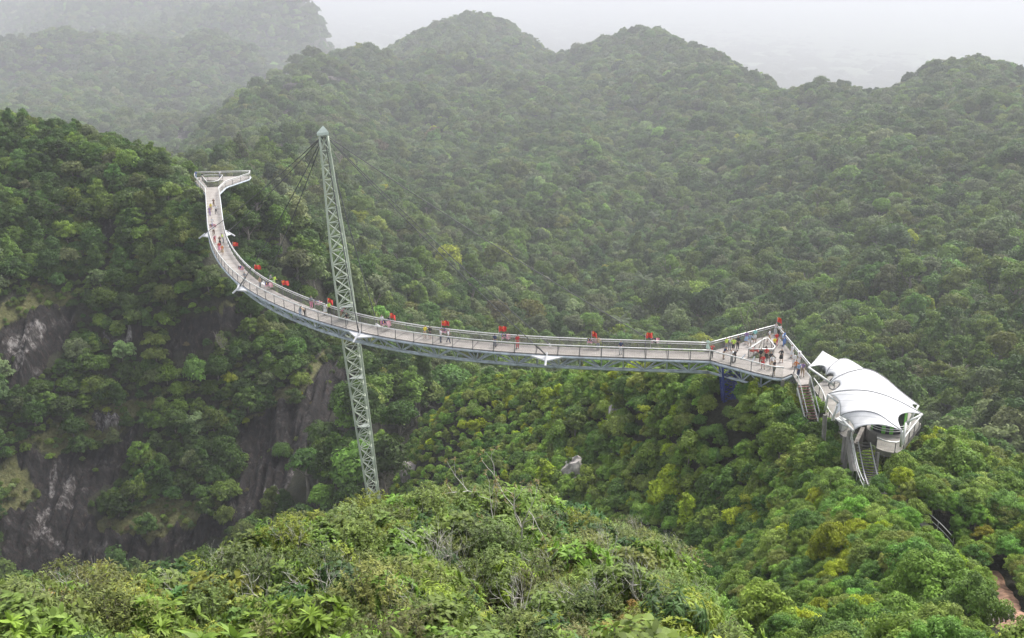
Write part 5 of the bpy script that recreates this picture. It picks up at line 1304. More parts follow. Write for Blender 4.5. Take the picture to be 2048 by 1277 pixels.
# crowns that stand close round the far platform and hide part of it
for x_, y_, d_x, tn_, r_x, top in [(468, 366, 214, "mid green", 2.2, 1.9), (487, 368, 213, "deep green", 2.5, 2.1), (452, 384, 207, "mid green", 1.5, -0.8), (384, 380, 211, "olive green", 2.0, 0.3), (394, 400, 205, "deep green", 1.7, -1.0), (510, 362, 218, "mid green", 2.3, 1.6)]:
    p_ = at_d(x_, y_, d_x); z_ = float(ground(np.array([p_.x]), np.array([p_.y]))[0])
    for k_, v_ in (("P", [[p_.x, p_.y, z_]]), ("R", [r_x]), ("H", [min(8.0, max(2.0, ZD + top - z_))]), ("zone", ["wall"]), ("tint", [TN.index(tn_)]), ("shape", [1])): T[k_].append(np.array(v_))
for k in T: T[k] = np.concatenate(T[k])

# trees the photograph makes easy to pick out: nearest candidate takes the colour and size
SPECIAL = [("slope", 830, 622, "golden", 1.5, 1), ("slope", 1000, 632, "rusty brown", 1.35, 1), ("slope", 750, 300, "rusty brown", 1.5, 2), ("slope", 905, 528, "yellow green", 1.2, 1),
           ("slope", 1165, 620, "golden", 1.2, 1), ("slope", 1405, 690, "yellow green", 1.2, 0), ("slope", 1700, 632, "bright green", 1.3, 0), ("slope", 1760, 550, "bright green", 1.1, 0),
           ("slope", 1785, 492, "yellow green", 1.2, 1), ("slope", 1840, 400, "bright green", 1.2, 0), ("slope", 1885, 440, "yellow green", 1.0, 3), ("slope", 1425, 220, "bright green", 1.0, 3),
           ("slope", 1055, 630, "golden", 1.2, 1), ("slope", 600, 330, "golden", 1.0, 2), ("wall", 402, 690, "bright green", 1.25, 3), ("wall", 465, 752, "yellow green", 0.9, 2), ("wall", 530, 700, "bright green", 0.8, 0),
           ("gorge", 700, 960, "bright green", 1.1, 1), ("gorge", 690, 830, "bright green", 1.1, 3), ("gorge", 770, 770, "golden", 1.1, 1), ("gorge", 880, 770, "grey green", 1.2, 2),
           ("ridge", 1100, 965, "yellow green", 2.0, 3), ("ridge", 1215, 802, "yellow green", 1.4, 1), ("ridge", 1300, 865, "yellow green", 1.5, 5), ("ridge", 1340, 972, "yellow green", 1.9, 1),
           ("ridge", 1330, 995, "yellow green", 1.6, 0), ("ridge", 1430, 975, "yellow green", 1.7, 1), ("ridge", 1505, 942, "yellow green", 1.7, 1), ("ridge", 1545, 920, "yellow green", 1.7, 5), ("ridge", 1595, 895, "yellow green", 1.7, 1),
           ("ridge", 1460, 1040, "yellow green", 1.3, 0), ("ridge", 1385, 1020, "yellow green", 1.3, 3), ("ridge", 1140, 910, "yellow green", 1.2, 1), ("ridge", 1420, 835, "bright green", 1.2, 1),
           ("ridge", 1400, 800, "bright green", 1.5, 0), ("ridge", 1540, 800, "dark green", 1.25, 1), ("ridge", 1600, 830, "dark green", 1.25, 0), ("ridge", 1480, 810, "deep green", 1.3, 1),
           ("ridge", 1830, 905, "yellow green", 1.6, 1), ("ridge", 1640, 960, "olive green", 1.5, 1), ("ridge", 1300, 930, "rusty brown", 1.4, 6), ("ridge", 1755, 1010, "bright green", 1.5, 1),
           ("ridge", 1740, 1060, "yellow green", 1.5, 1), ("ridge", 1960, 1120, "dark green", 1.6, 2), ("ridge", 1870, 1190, "mid green", 1.3, 1), ("ridge", 1930, 1190, "mid green", 1.2, 0)]
_c = T["P"] + np.stack([0 * T["R"], 0 * T["R"], T["H"] - 0.4 * T["R"]], 1)
TPX, TPY, TDEP = proj(_c)
for z_, x_, y_, tn, sc, sh in SPECIAL:
    q = np.hypot(TPX - x_, TPY - y_) + np.where(T["zone"] == z_, 0, 1e6) - 0.02 * T["R"]
    i = int(np.argmin(q))
    if TDEP[i] < 92: sh = 7 + sh % 3; sc = min(sc, 1.3)
    T["tint"][i] = TN.index(tn); T["R"][i] *= sc; T["H"][i] *= 0.55 + 0.45 * sc; T["shape"][i] = sh
NT = len(T["R"])
# nothing grows up through the deck and platforms
_b = T["P"]; _top = _b[:, 2] + T["H"]
_near = np.full(NT, 1e9)
for p in MID[::3] + [PCEN, (OUT[-1] + PE) / 2, (PN + PE) / 2]:
    _near = np.minimum(_near, np.hypot(_b[:, 0] - p.x, _b[:, 1] - p.y))
_lim = np.where((T["zone"] == "ridge") & (_near < 9), ZD - 0.9 - np.clip(4 - _near, 0, 4) * .25 - _b[:, 2], 1e9)
_f = np.clip(_lim / T["H"], 0.25, 1.0); T["H"] = T["H"] * _f; T["R"] = T["R"] * np.sqrt(_f)
# ------------------------------------------------------------------ undergrowth of the near hill: shapes about 1 m tall
M_LEAF2 = leaf_material("shrub_leaves", trans=0.28, rough=0.5, lo=0.5, hi=1.5)
def strips(base, d, length, width, curl, g, nseg=3, fold=0.0, prof=(0.35, 1.0, 0.75, 0.04)):
    """leaf blades: base (n,3), direction (n,3); they bend down by curl"""
    n = len(base)
    d = d / np.linalg.norm(d, axis=1, keepdims=True)
    up = np.array([0, 0, 1.0])
    side = np.cross(d, up + 0.35 * rand_dirs(n, g)); side /= np.linalg.norm(side, axis=1, keepdims=True) + 1e-9
    rows = []; p = base.copy(); dd = d.copy()
    for k in range(nseg + 1):
        w = (width * np.interp(k / nseg, np.linspace(0, 1, len(prof)), prof))[:, None]
        rows += [p - side * w, p + side * w]
        dd = dd + np.array([0, 0, -1.0]) * (curl / nseg)[:, None]; dd /= np.linalg.norm(dd, axis=1, keepdims=True)
        p = p + dd * (length / nseg)[:, None]
    V = np.stack(rows, 1)                       # n, 2(nseg+1), 3
    m = 2 * (nseg + 1)
    off = (np.arange(n) * m)[:, None, None]
    q = np.array([[2 * k, 2 * k + 1, 2 * k + 3, 2 * k + 2] for k in range(nseg)])[None]
    return V.reshape(-1, 3), (off + q).reshape(-1, 4), nseg
def tips_on_dome(n, g, r=0.55, h=0.9, low=0.15):
    th = g.uniform(0, 2 * pi, n); u = np.sqrt(g.uniform(0, 1, n))
    z = low + (h - low) * np.sqrt(np.clip(1 - (u * 0.95) ** 2, 0, 1)) * g.uniform(0.55, 1.08, n)
    lump = 1 + 0.25 * np.cos(3 * th + g.uniform(0, 6)) + 0.15 * np.cos(5 * th + g.uniform(0, 6))
    return np.stack([r * u * lump * np.cos(th), r * u * lump * np.sin(th), z], 1)
def shrub_mesh(name, seed, ntips, per, length, width, rise, curl, spread=1.0, r=0.55, h=0.9, prof=(0.35, 1.0, 0.75, 0.04), nseg=3, along=0.0):
    g = np.random.default_rng(seed)
    tp = tips_on_dome(ntips, g, r, h)
    out = tp - np.array([0, 0, 0.25]); out /= np.linalg.norm(out, axis=1, keepdims=True)
    i = np.repeat(np.arange(ntips), per); n = len(i)
    ph = np.tile(np.arange(per) * 2.39996, ntips) + np.repeat(g.uniform(0, 6, ntips), per)
    a = out[i]; e = np.cross(a, np.array([0.3, 0.1, 1.0])); e /= np.linalg.norm(e, axis=1, keepdims=True); f = np.cross(a, e)
    ring = e * np.cos(ph)[:, None] + f * np.sin(ph)[:, None]
    d = ring * spread + a * (rise + g.normal(0, 0.18, n))[:, None] + 0.15 * rand_dirs(n, g)
    base = tp[i] - a * (g.uniform(0, 1, n) * along)[:, None]
    V, F, ns = strips(base, d, length * g.uniform(0.65, 1.2, n), width * g.uniform(0.75, 1.2, n), curl * g.uniform(0.4, 1.6, n), g, nseg, prof=prof)
    me = mesh_np(name, V, [F], [M_LEAF2])
    age = np.clip(np.repeat(g.normal(0.45, 0.17, ntips), per) + g.normal(0, 0.13, n), 0, 1)
    add_age(me, np.repeat(age, ns))
    st = MB()
    for k in range(0, ntips, max(1, ntips // 16)):
        p = Vector(tp[k]); st.tube([(0.04 * g.normal(), 0.04 * g.normal(), -0.1), tuple(p * 0.45 + Vector(g.normal(0, 0.03, 3))), tuple(p)], 0.012, 4, 0.004, cap=False)
    return me, st.mesh(name + "_stem", M_TWIG)
def tuft_mesh(name, seed, n, length, width, r=0.2, curl=1.1):
    g = np.random.default_rng(seed)
    th = g.uniform(0, 2 * pi, n); rr = r * np.sqrt(g.uniform(0, 1, n))
    base = np.stack([rr * np.cos(th), rr * np.sin(th), np.full(n, -0.05)], 1)
    d = np.stack([np.cos(th) * 0.55, np.sin(th) * 0.55, np.full(n, 1.0)], 1) + 0.35 * rand_dirs(n, g)
    V, F, ns = strips(base, d, length * g.uniform(0.5, 1.2, n), np.full(n, width), curl * g.uniform(0.4, 1.7, n), g, 5, prof=(1, 0.9, 0.6, 0.05))
    me = mesh_np(name, V, [F], [M_LEAF2]); add_age(me, np.repeat(np.clip(g.normal(0.5, 0.22, n), 0, 1), ns)); return me
def fern_mesh(name, seed, nf=13, length=0.75):
    g = np.random.default_rng(seed); B, D, Ls, Ws = [], [], [], []
    for k in range(nf):
        th = k * 2.4 + g.normal(0, 0.2); el = g.uniform(0.5, 1.2)
        d = np.array([cos(th) * cos(el), sin(th) * cos(el), sin(el)]); p = np.array([0, 0, 0.1])
        for j in range(16):
            p = p + d * length / 16; d = d + np.array([0, 0, -0.075]); d /= np.linalg.norm(d)
            s = np.cross(d, [0, 0, 1]); s /= np.linalg.norm(s)
            l = 0.2 * sin(pi * (j + 1.5) / 18.5) * length / 0.75
            for sg in (-1, 1):
                B.append(p); D.append(s * sg + d * 0.45 + g.normal(0, 0.06, 3)); Ls.append(l); Ws.append(0.020 + 0.05 * l)
    B, D, Ls, Ws = map(np.array, (B, D, Ls, Ws))
    V, F, ns = strips(B, D, Ls, Ws, np.full(len(B), 0.35), g, 2, prof=(0.6, 1, 0.1))
    me = mesh_np(name, V, [F], [M_LEAF2]); add_age(me, np.repeat(np.clip(g.normal(0.5, 0.15, len(B)), 0, 1), ns)); return me
SHRUBS = {  # kind: (foliage, stem) meshes, tint, label words
    "rosette": [shrub_mesh("whorl_leaves_%d" % i, 200 + i, 48, 13, 0.165, 0.023, 0.55, 0.5) for i in range(2)],
    "broadleaf": [shrub_mesh("round_leaves_%d" % i, 210 + i, 120, 8, 0.115, 0.030, 0.5, 0.6, prof=(0.3, 1.0, 0.95, 0.15), along=0.12) for i in range(2)],
    "fine": [shrub_mesh("small_leaves_%d" % i, 220 + i, 230, 9, 0.065, 0.013, 0.7, 0.4, r=0.6, h=1.0, nseg=2, prof=(0.4, 1.0, 0.1), along=0.10) for i in range(2)],
    "lance": [shrub_mesh("lance_leaves_%d" % i, 230 + i, 62, 15, 0.19, 0.015, 0.35, 1.5, along=0.16) for i in range(2)],
}
SHRUB_TINT = {"rosette": (0.165, 0.255, 0.042), "broadleaf": (0.145, 0.205, 0.046), "fine": (0.150, 0.190, 0.056), "lance": (0.150, 0.235, 0.050), "dark": (0.060, 0.125, 0.036), "coppery": (0.28, 0.225, 0.070),
              "olive": (0.168, 0.176, 0.072), "lime": (0.220, 0.270, 0.042)}
GRASS = [tuft_mesh("grass_blades_%d" % i, 240 + i, 90, 0.8, 0.008) for i in range(2)] 
FERNS = [fern_mesh("fern_fronds_%d" % i, 250 + i) for i in range(2)]
TWIGS = []
for i in range(3):
    g_ = np.random.default_rng(260 + i); mb = MB()
    for q in range(4 + i):
        branches(mb, Vector((0.1 * g_.normal(), 0.1 * g_.normal(), -0.1)), Vector((0.45 * g_.normal(), 0.45 * g_.normal(), 1)).normalized(), 0.5, 0.011, 3, g_, 0.55, (2, 3), 0.25, 5)
    TWIGS.append(mb.mesh("twigs_%d" % i, M_TWIGPALE))
SK = list(SHRUBS)
g = np.random.default_rng(33)
def near_zone(P):
    px, py, _ = proj(P); d = np.hypot(P[:, 0], P[:, 1])
    lim = np.interp(px, [p[0] for p in crest], [p[2] * 1.16 for p in crest])
    hole = ((px - 1010) / 85) ** 2 + ((py - 1262) / 52) ** 2 < 1
    return (d < lim) & ~hole & (px > -650) & (px < 1900) & clear_of(P)
X, Y = jitter_grid(8.5, 42, radians(-37), radians(24), 0.60, g)
Z = ground(X, Y); P = np.stack([X, Y, Z], 1); P = P[near_zone(P)]
px, py, dp = proj(P)
n = len(P)
u = g.uniform(size=n) * 0.7 + 0.3 * np.clip(0.5 + 0.7 * noise(P[:, 0] / 2.2, P[:, 1] / 2.2), 0, 0.999)
kind = np.where(u < 0.33, "rosette", np.where(u < 0.48, "broadleaf", np.where(u < 0.74, "fine", "lance"))).astype(object)
right = (px > 1330) & (g.uniform(size=n) < 0.75); kind[right] = "lance"
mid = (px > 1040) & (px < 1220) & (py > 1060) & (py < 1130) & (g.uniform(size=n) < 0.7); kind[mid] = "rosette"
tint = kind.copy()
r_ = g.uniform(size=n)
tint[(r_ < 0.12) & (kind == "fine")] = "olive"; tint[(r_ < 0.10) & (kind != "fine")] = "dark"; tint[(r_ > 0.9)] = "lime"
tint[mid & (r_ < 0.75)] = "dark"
cop = (((px - 1235) / 55) ** 2 + ((py - 1272) / 38) ** 2 < 1) & (r_ < 0.45); tint[cop] = "coppery"; kind[cop] = "lance"
cop2 = (((px - 90) / 90) ** 2 + ((py - 1255) / 30) ** 2 < 1) & (r_ < 0.3); tint[cop2] = "coppery"
tint[(r_ > 0.996)] = "coppery"
NSH = n
SHP, SHK, SHT = P, kind, tint
SHS = np.clip(np.exp(g.normal(0, 0.22, n)), 0.6, 1.55) * np.where(kind == "fine", 1.05, 1.0); SHS = np.where(tint == "coppery", np.minimum(SHS, 0.8), SHS); SHROT = g.uniform(0, 2 * pi, n); SHTILT = g.normal(0, 0.13, (n, 2))
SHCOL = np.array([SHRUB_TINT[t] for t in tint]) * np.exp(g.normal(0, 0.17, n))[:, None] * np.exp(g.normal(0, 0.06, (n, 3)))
print("shrubs", NSH, "trees", NT)
# ------------------------------------------------------------------ visible share of every tree (coarse depth buffer of crown discs)
BW, BH, BS = 512, 320, 0.25
_c = T["P"] + np.stack([0 * T["R"], 0 * T["R"], T["H"] - 0.4 * T["R"]], 1)
TPX, TPY, TDEP = proj(_c)
zbuf = np.full((BH, BW), 1e9); who = np.full((BH, BW), -1)
sx_, sy_, sd2 = proj(SHP + np.array([0, 0, 0.55]) * SHS[:, None])
AX, AY, AD = np.concatenate([TPX, sx_]), np.concatenate([TPY, sy_]), np.concatenate([TDEP, sd2])
AR = np.concatenate([T["R"] * 0.85, SHS * 0.5])
# ground first
gx, gy, gd = proj(GP)
ix, iy = (gx * BS).astype(int), (gy * BS).astype(int)
ok = (ix >= 0) & (ix < BW) & (iy >= 0) & (iy < BH)
np.minimum.at(zbuf, (iy[ok], ix[ok]), gd[ok] + 1.5)
for i in np.argsort(AD):
    r = FPX * AR[i] / AD[i] * BS
    x, y = AX[i] * BS, AY[i] * BS
    if x < -r or x > BW + r or y < -r or y > BH + r or AD[i] < 1: continue
    x0, x1, y0, y1 = max(0, int(x - r)), min(BW, int(x + r) + 1), max(0, int(y - r)), min(BH, int(y + r) + 1)
    if x1 <= x0 or y1 <= y0: continue
    yy, xx = np.mgrid[y0:y1, x0:x1]
    mk = ((xx + .5 - x) ** 2 + (yy + .5 - y) ** 2 < max(r, 0.5) ** 2) & (zbuf[y0:y1, x0:x1] > AD[i])
    zbuf[y0:y1, x0:x1][mk] = AD[i]; who[y0:y1, x0:x1][mk] = i
VIS = np.bincount(who[who >= 0], minlength=NT + NSH)
VISS = VIS[NT:]; VIS = VIS[:NT]
INFRAME = (TPX > -150) & (TPX < 2200) & (TPY > -100) & (TPY < 1400)
order = np.argsort(-VIS)
PICK = order[:296]
gJ = np.random.default_rng(99)
TCOL = np.array([TINT[n] for n in TN])[T["tint"]] * np.array([0.93, 1, 1]) * np.where(T["zone"] == "ridge", np.where(np.isin(T["tint"], [TN.index("bright green"), TN.index("yellow green"), TN.index("golden")]), 1.2, 1.72), np.where(T["zone"] == "slope", 1.0, 1.0))[:, None] * np.exp(gJ.normal(0, 1, NT) * np.where(T["zone"] == "ridge", 0.17, 0.24))[:, None] * np.exp(gJ.normal(0, 0.06, (NT, 3)))
ROT = gJ.uniform(0, 2 * pi, NT); SZ = gJ.uniform(0.85, 1.2, NT); TILT = gJ.normal(0, 0.08, (NT, 2))
crown_objs = {}
tree_roots = []
for n_, i in enumerate(PICK):
    P, R, H = T["P"][i], float(T["R"][i]), float(T["H"][i])
    s = int(T["shape"][i]); tn = TN[T["tint"][i]]
    barek = tn == "silvery grey"
    root = empty("bare_tree" if barek else "broadleaf_tree", P)
    if barek:
        c = link("limbs", BARE[n_ % 3], root); sc = H * 1.0; c.scale = (sc * 0.9, sc * 0.9, sc); c.rotation_euler = (0, 0, float(ROT[i]))
    else:
        c = link("crown", CROWNS[s], root, (0, 0, H - R * (0.95 if s != 3 else 1.3))); c.scale = (R, R, R * float(SZ[i])); c.rotation_euler = (float(TILT[i, 0]), float(TILT[i, 1]), float(ROT[i]))
        c["tint"] = [float(q) for q in TCOL[i]]
        crown_objs.setdefault(s, c)
        t_ = link("trunk", TRUNKS[n_ % 3], root); t_.scale = (H, H, H); t_.rotation_euler = (0, 0, float(ROT[i]) + 1)
    tree_roots.append((root, i, tn, s, barek))
for s in range(len(CROWNS)):
    if s not in crown_objs: print("no crown proto", s)

def scatter(name, P, rot, scale, tint, idx, protos, kind="stuff"):
    """one object: plants nobody could count, instanced on its points"""
    me = bpy.data.meshes.new(name)
    me.vertices.add(len(P)); me.vertices.foreach_set("co", np.asarray(P, np.float32).ravel())
    for nm, ty, arr, key in (("rot", 'FLOAT_VECTOR', rot, "vector"), ("scl", 'FLOAT_VECTOR', scale, "vector"), ("tint", 'FLOAT_VECTOR', tint, "vector"), ("pick", 'INT', idx, "value")):
        a = me.attributes.new(nm, ty, 'POINT'); a.data.foreach_set(key, np.asarray(arr, np.int32 if ty == 'INT' else np.float32).ravel())
    o = link(name, me); tag(o, kind=kind)
    ng = bpy.data.node_groups.new(name, 'GeometryNodeTree')
    ng.interface.new_socket("Geometry", in_out='INPUT', socket_type='NodeSocketGeometry'); ng.interface.new_socket("Geometry", in_out='OUTPUT', socket_type='NodeSocketGeometry')
    gi, go = ng.nodes.new('NodeGroupInput'), ng.nodes.new('NodeGroupOutput')
    jn = ng.nodes.new('GeometryNodeJoinGeometry')
    def named(nm, dt):
        n = ng.nodes.new('GeometryNodeInputNamedAttribute'); n.data_type = dt; n.inputs[0].default_value = nm; return n
    r_, s_, p_ = named("rot", 'FLOAT_VECTOR'), named("scl", 'FLOAT_VECTOR'), named("pick", 'INT')
    def outp(n): return next(q for q in n.outputs if q.enabled and q.name == "Attribute")
    for k, pr in enumerate(protos):
        oi = ng.nodes.new('GeometryNodeObjectInfo'); oi.inputs['Object'].default_value = pr; oi.inputs['As Instance'].default_value = True; oi.transform_space = 'ORIGINAL'
        cmp_ = ng.nodes.new('FunctionNodeCompare'); cmp_.data_type = 'INT'; cmp_.operation = 'EQUAL'
        ia = [q for q in cmp_.inputs if q.type == 'INT']
        ng.links.new(outp(p_), ia[0]); ia[1].default_value = k
        ip = ng.nodes.new('GeometryNodeInstanceOnPoints')
        ng.links.new(gi.outputs[0], ip.inputs['Points']); ng.links.new(cmp_.outputs[0], ip.inputs['Selection']); ng.links.new(oi.outputs['Geometry'], ip.inputs['Instance'])
        ng.links.new(outp(r_), ip.inputs['Rotation']); ng.links.new(outp(s_), ip.inputs['Scale'])
        ng.links.new(ip.outputs[0], jn.inputs[0])
    ng.links.new(jn.outputs[0], go.inputs[0])
    md = o.modifiers.new("plants", 'NODES'); md.node_group = ng
    return o
picked = np.zeros(NT, bool); picked[PICK] = True
# leave out trees that nothing of the picture could show, with room for a step aside
k = ~picked & (np.abs(np.arctan2(T["P"][:, 0], T["P"][:, 1])) < radians(37))
bare_m = T["tint"] == TN.index("silvery grey")
bare_root = [r for r in tree_roots if r[4]]
if not bare_root:
    pass
idx = np.where(bare_m, len(CROWNS) + (np.arange(NT) % 3), T["shape"])
pos = T["P"].copy(); scl = np.stack([T["R"], T["R"], T["R"] * SZ], 1)
tall = np.where(T["shape"] == 3, 1.3, 0.95)
pos[:, 2] += np.where(bare_m, 0, T["H"] - T["R"] * tall)
scl[bare_m] = np.stack([T["H"] * 0.85, T["H"] * 0.85, T["H"]], 1)[bare_m]
rot = np.stack([TILT[:, 0], TILT[:, 1], ROT], 1)
# bare, twiggy trees that stand out of the canopy
BARE_SPOTS = [(1642, 395, 380, 8.5, "grey leafless tree with a forked pale trunk high on the right hillside"), (990, 600, 270, 6.5, "leafless brown grey tree just above the bridge, behind the cables"),
              (1860, 720, 210, 6.0, "bare pale tree on the slope right of the white canopy"), (1345, 370, 430, 8.5, "grey bare crowned tree in mid hillside above the triangular deck"),
              (1530, 300, 440, 9.0, "tall thin bare trunk on the hillside below the right hand peak"), (440, 640, 187, 4.5, "small whitish leafless tree on the gorge wall left of the mast"),
              (1215, 380, 415, 8.0, "grey bare crowned tree between two palms on the misty hillside")]
bare_objs = []
for n_, (x, y, d, h, lab) in enumerate(BARE_SPOTS):
    p = at_d(x, y, d); p.z = float(ground(np.array([p.x]), np.array([p.y]))[0]) + 1.5
    r_ = tag(empty("bare_tree", p), lab, "tree")
    c_ = link("limbs", BARE[n_ % 3], r_); c_.scale = (h * .9, h * .9, h * 1.15); c_.rotation_euler = (0, 0, n_ * 1.3)
    bare_objs.append(c_)
protos = [crown_objs[s] for s in range(len(CROWNS))] + bare_objs[:3]
scatter("forest", pos[k], rot[k], scl[k], TCOL[k], idx[k], protos)
# pale boles of the taller hillside trees
em = k & (T["zone"] == "slope") & (T["H"] > T["R"] * 2.1 + 2)
scatter("boles", T["P"][em], rot[em] * np.array([1, 1, 1]), np.repeat((T["H"][em] * 1.12)[:, None], 3, 1), TCOL[em], np.zeros(int(em.sum())), [next(c for c in tree_roots[0][0].children if c.name.startswith("trunk"))]) if any(c.name.startswith("trunk") for c in tree_roots[0][0].children) else None
print("forest", int(k.sum()), "of", NT)

# ------------------------------------------------------------------ shrubs of the near hill
SPICK = np.argsort(-VISS)[:292]
shrub_protos = {}; shrub_roots = []
for n_, i in enumerate(SPICK):
    kd = SHK[i]; v_ = int(i) % 2; sc = float(SHS[i])
    root = empty({"rosette": "whorled_shrub", "broadleaf": "round_leaf_shrub", "fine": "small_leaf_bush", "lance": "long_leaf_shrub"}[kd], SHP[i])
    f_ = link("foliage", SHRUBS[kd][v_][0], root); s_ = link("stem", SHRUBS[kd][v_][1], root)
    for q in (f_, s_): q.scale = (sc, sc, sc); q.rotation_euler = (float(SHTILT[i, 0]), float(SHTILT[i, 1]), float(SHROT[i]))
    f_["tint"] = [float(q) for q in SHCOL[i]]
    shrub_protos.setdefault((kd, v_), f_)
    shrub_roots.append((root, i))
keys = [(kd, v_) for kd in SK for v_ in (0, 1)]
for q in keys: assert q in shrub_protos, q
sp = np.zeros(NSH, bool); sp[SPICK] = True; ks = ~sp
sidx = np.array([keys.index((SHK[i], i % 2)) for i in range(NSH)])
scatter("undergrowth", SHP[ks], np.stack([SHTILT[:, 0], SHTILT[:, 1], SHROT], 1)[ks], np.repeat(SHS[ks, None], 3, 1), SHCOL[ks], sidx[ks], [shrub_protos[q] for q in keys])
# grasses and ferns between them: two individuals of each carry the mesh, the rest is ground cover
def cover(name, meshes, cell, keep, s0, s1, col, jit, seed):
    g = np.random.default_rng(seed)
    X, Y = jitter_grid(8.5, 42, radians(-37), radians(24), cell, g)
    P = np.stack([X, Y, ground(X, Y)], 1); P = P[near_zone(P)]
    px, py, _ = proj(P); P = P[keep(P, px, py, g.uniform(size=len(P)))]
    n = len(P)
    pr = []
    for k_, me in enumerate(meshes):
        o = link(name + "_clump", me, None, P[k_]); o["tint"] = list(col); tag(o, None, None); pr.append(o)
    P = P[len(meshes):]; n = len(P)
    tint = np.array(col) * np.exp(g.normal(0, jit, n))[:, None] * np.exp(g.normal(0, 0.08, (n, 3)))
    s = g.uniform(s0, s1, n)
    scatter(name, P, np.stack([g.normal(0, .15, n), g.normal(0, .15, n), g.uniform(0, 6.28, n)], 1), np.repeat(s[:, None], 3, 1), tint, np.arange(n) % len(meshes), pr)
    return pr
def gk(P, px, py, u):
    patch = noise(P[:, 0] / 2.6 + 40, P[:, 1] / 2.6) + 0.6 * np.exp(-((px - 770) / 130) ** 2 - ((py - 1040) / 60) ** 2) + 0.5 * np.exp(-((px - 960) / 60) ** 2 - ((py - 1120) / 40) ** 2)
    return u < np.clip(0.10 + 0.9 * patch, 0.05, 0.85)
grass_objs = cover("grass", GRASS, 0.36, gk, 0.6, 1.35, (0.235, 0.235, 0.080), 0.25, 71)
fern_objs = cover("fern", FERNS, 0.8, lambda P, px, py, u: u < 0.3, 0.6, 1.2, (0.14, 0.22, 0.05), 0.2, 72)
# bare whitish bushes
TW_SPOTS = [(400, 1100, 1.5), (385, 1125, 1.1), (430, 1105, 1.2), (60, 1285, 1.2), (120, 1290, 1.3), (165, 1275, 1.1), (230, 1180, 1.1), (520, 1265, 1.5), (540, 1215, 1.1), (860, 1165, 1.7), (880, 1160, 1.5), (905, 1175, 1.2),
            (735, 1100, 0.9), (1010, 1130, 1.3), (1240, 1055, 1.5), (1250, 1075, 1.0), (1160, 1060, 1.2), (1220, 1185, 1.6), (1200, 1200, 1.3), (1330, 1160, 1.5), (1345, 1150, 1.2), (630, 1055, 1.4), (330, 1170, 1.2), (290, 1195, 1.1),
            (660, 1165, 1.2), (800, 1262, 1.3), (1050, 1280, 1.3), (1110, 1075, 1.0), (470, 1075, 1.0), (560, 1040, 1.2), (180, 1240, 1.4), (350, 1240, 1.3), (450, 1200, 1.2), (590, 1130, 1.2), (700, 1200, 1.3), (745, 1040, 1.0), (820, 1080, 1.1), (930, 1220, 1.3),
            (960, 1060, 1.1), (1080, 1180, 1.3), (1130, 1150, 1.2), (1280, 1120, 1.3), (1380, 1230, 1.3), (1400, 1180, 1.2), (1290, 1255, 1.4), (1170, 1260, 1.4), (1020, 1190, 1.2), (870, 1230, 1.4), (640, 1250, 1.4), (300, 1130, 1.1), (140, 1140, 1.0)]
twig_roots = []
for n_, (x, y, s_) in enumerate(TW_SPOTS):
    p = ground_at(x, y)
    o = link("bare_bush", TWIGS[n_ % 3], None, p); o.scale = (s_ * .8, s_ * .8, s_ * .95); o.rotation_euler = (0, 0, n_ * 2.1)
    twig_roots.append((o, x, y))
# ------------------------------------------------------------------ boulders, palms, slim trees
M_BOULDER = simple("boulder_rock", (0.36, 0.33, 0.31), 0.9, var=0.45, scale=1.6, bump=0.7)
def boulder(x, y, w, h, label, seed, lo=8, dd=0.0, mat=None):
    p = ground_at(x, y, lo, 260)
    s = (p.length) / FPX
    bm = bmesh.new(); bmesh.ops.create_icosphere(bm, subdivisions=4, radius=1)
    g_ = np.random.default_rng(seed); o_ = g_.uniform(0, 50, 3)
    for v in bm.verts:
        c = v.co; n1 = float(fbm(np.array(c.x * 1.3 + o_[0]), np.array(c.z * 0.9 + c.y + o_[1]), 4)); n2 = float(noise(np.array(c.y * 2.5 + o_[2]), np.array(c.x * 2.5 + c.z)))
        k = 1 + 0.3 * n1 + 0.10 * n2; v.co = Vector((round(c.x * k * 3.2) / 3.2 * 0.4 + c.x * k * 0.6, c.y * k, c.z * k))
    me = bpy.data.meshes.new("boulder"); bm.to_mesh(me); bm.free(); me.materials.append(mat or M_BOULDER)
    o = link("boulder", me, None, p + Vector((0, 0, h * s * 0.25))); o.scale = (w * s * .5, w * s * .5, h * s * .62); o.rotation_euler = (0.15, 0.1, seed)
    tag(o, label, "boulder")
boulder(1152, 968, 58, 52, "big pale grey boulder among yellow green trees on the ridge above the near hill", 1, 60)
boulder(1040, 1010, 46, 34, "whitish jagged rock poking out of the near hill's crest beside a slim tree", 2, 20)
boulder(1229, 840, 34, 30, "grey boulder half buried in trees halfway up the ridge under the bridge", 3, 60)
boulder(820, 958, 40, 42, "brownish boulder at the foot of the ridge right of the mast", 4, 60)
boulder(1476, 1098, 34, 32, "pale angular boulder in the gully right of the near hill", 5, 50)
boulder(912, 935, 16, 14, "small pale stone on the scrubby lower left flank of the ridge", 6, 60)
boulder(1128, 985, 34, 22, "flat grey slab just below the big pale boulder", 7, 60)

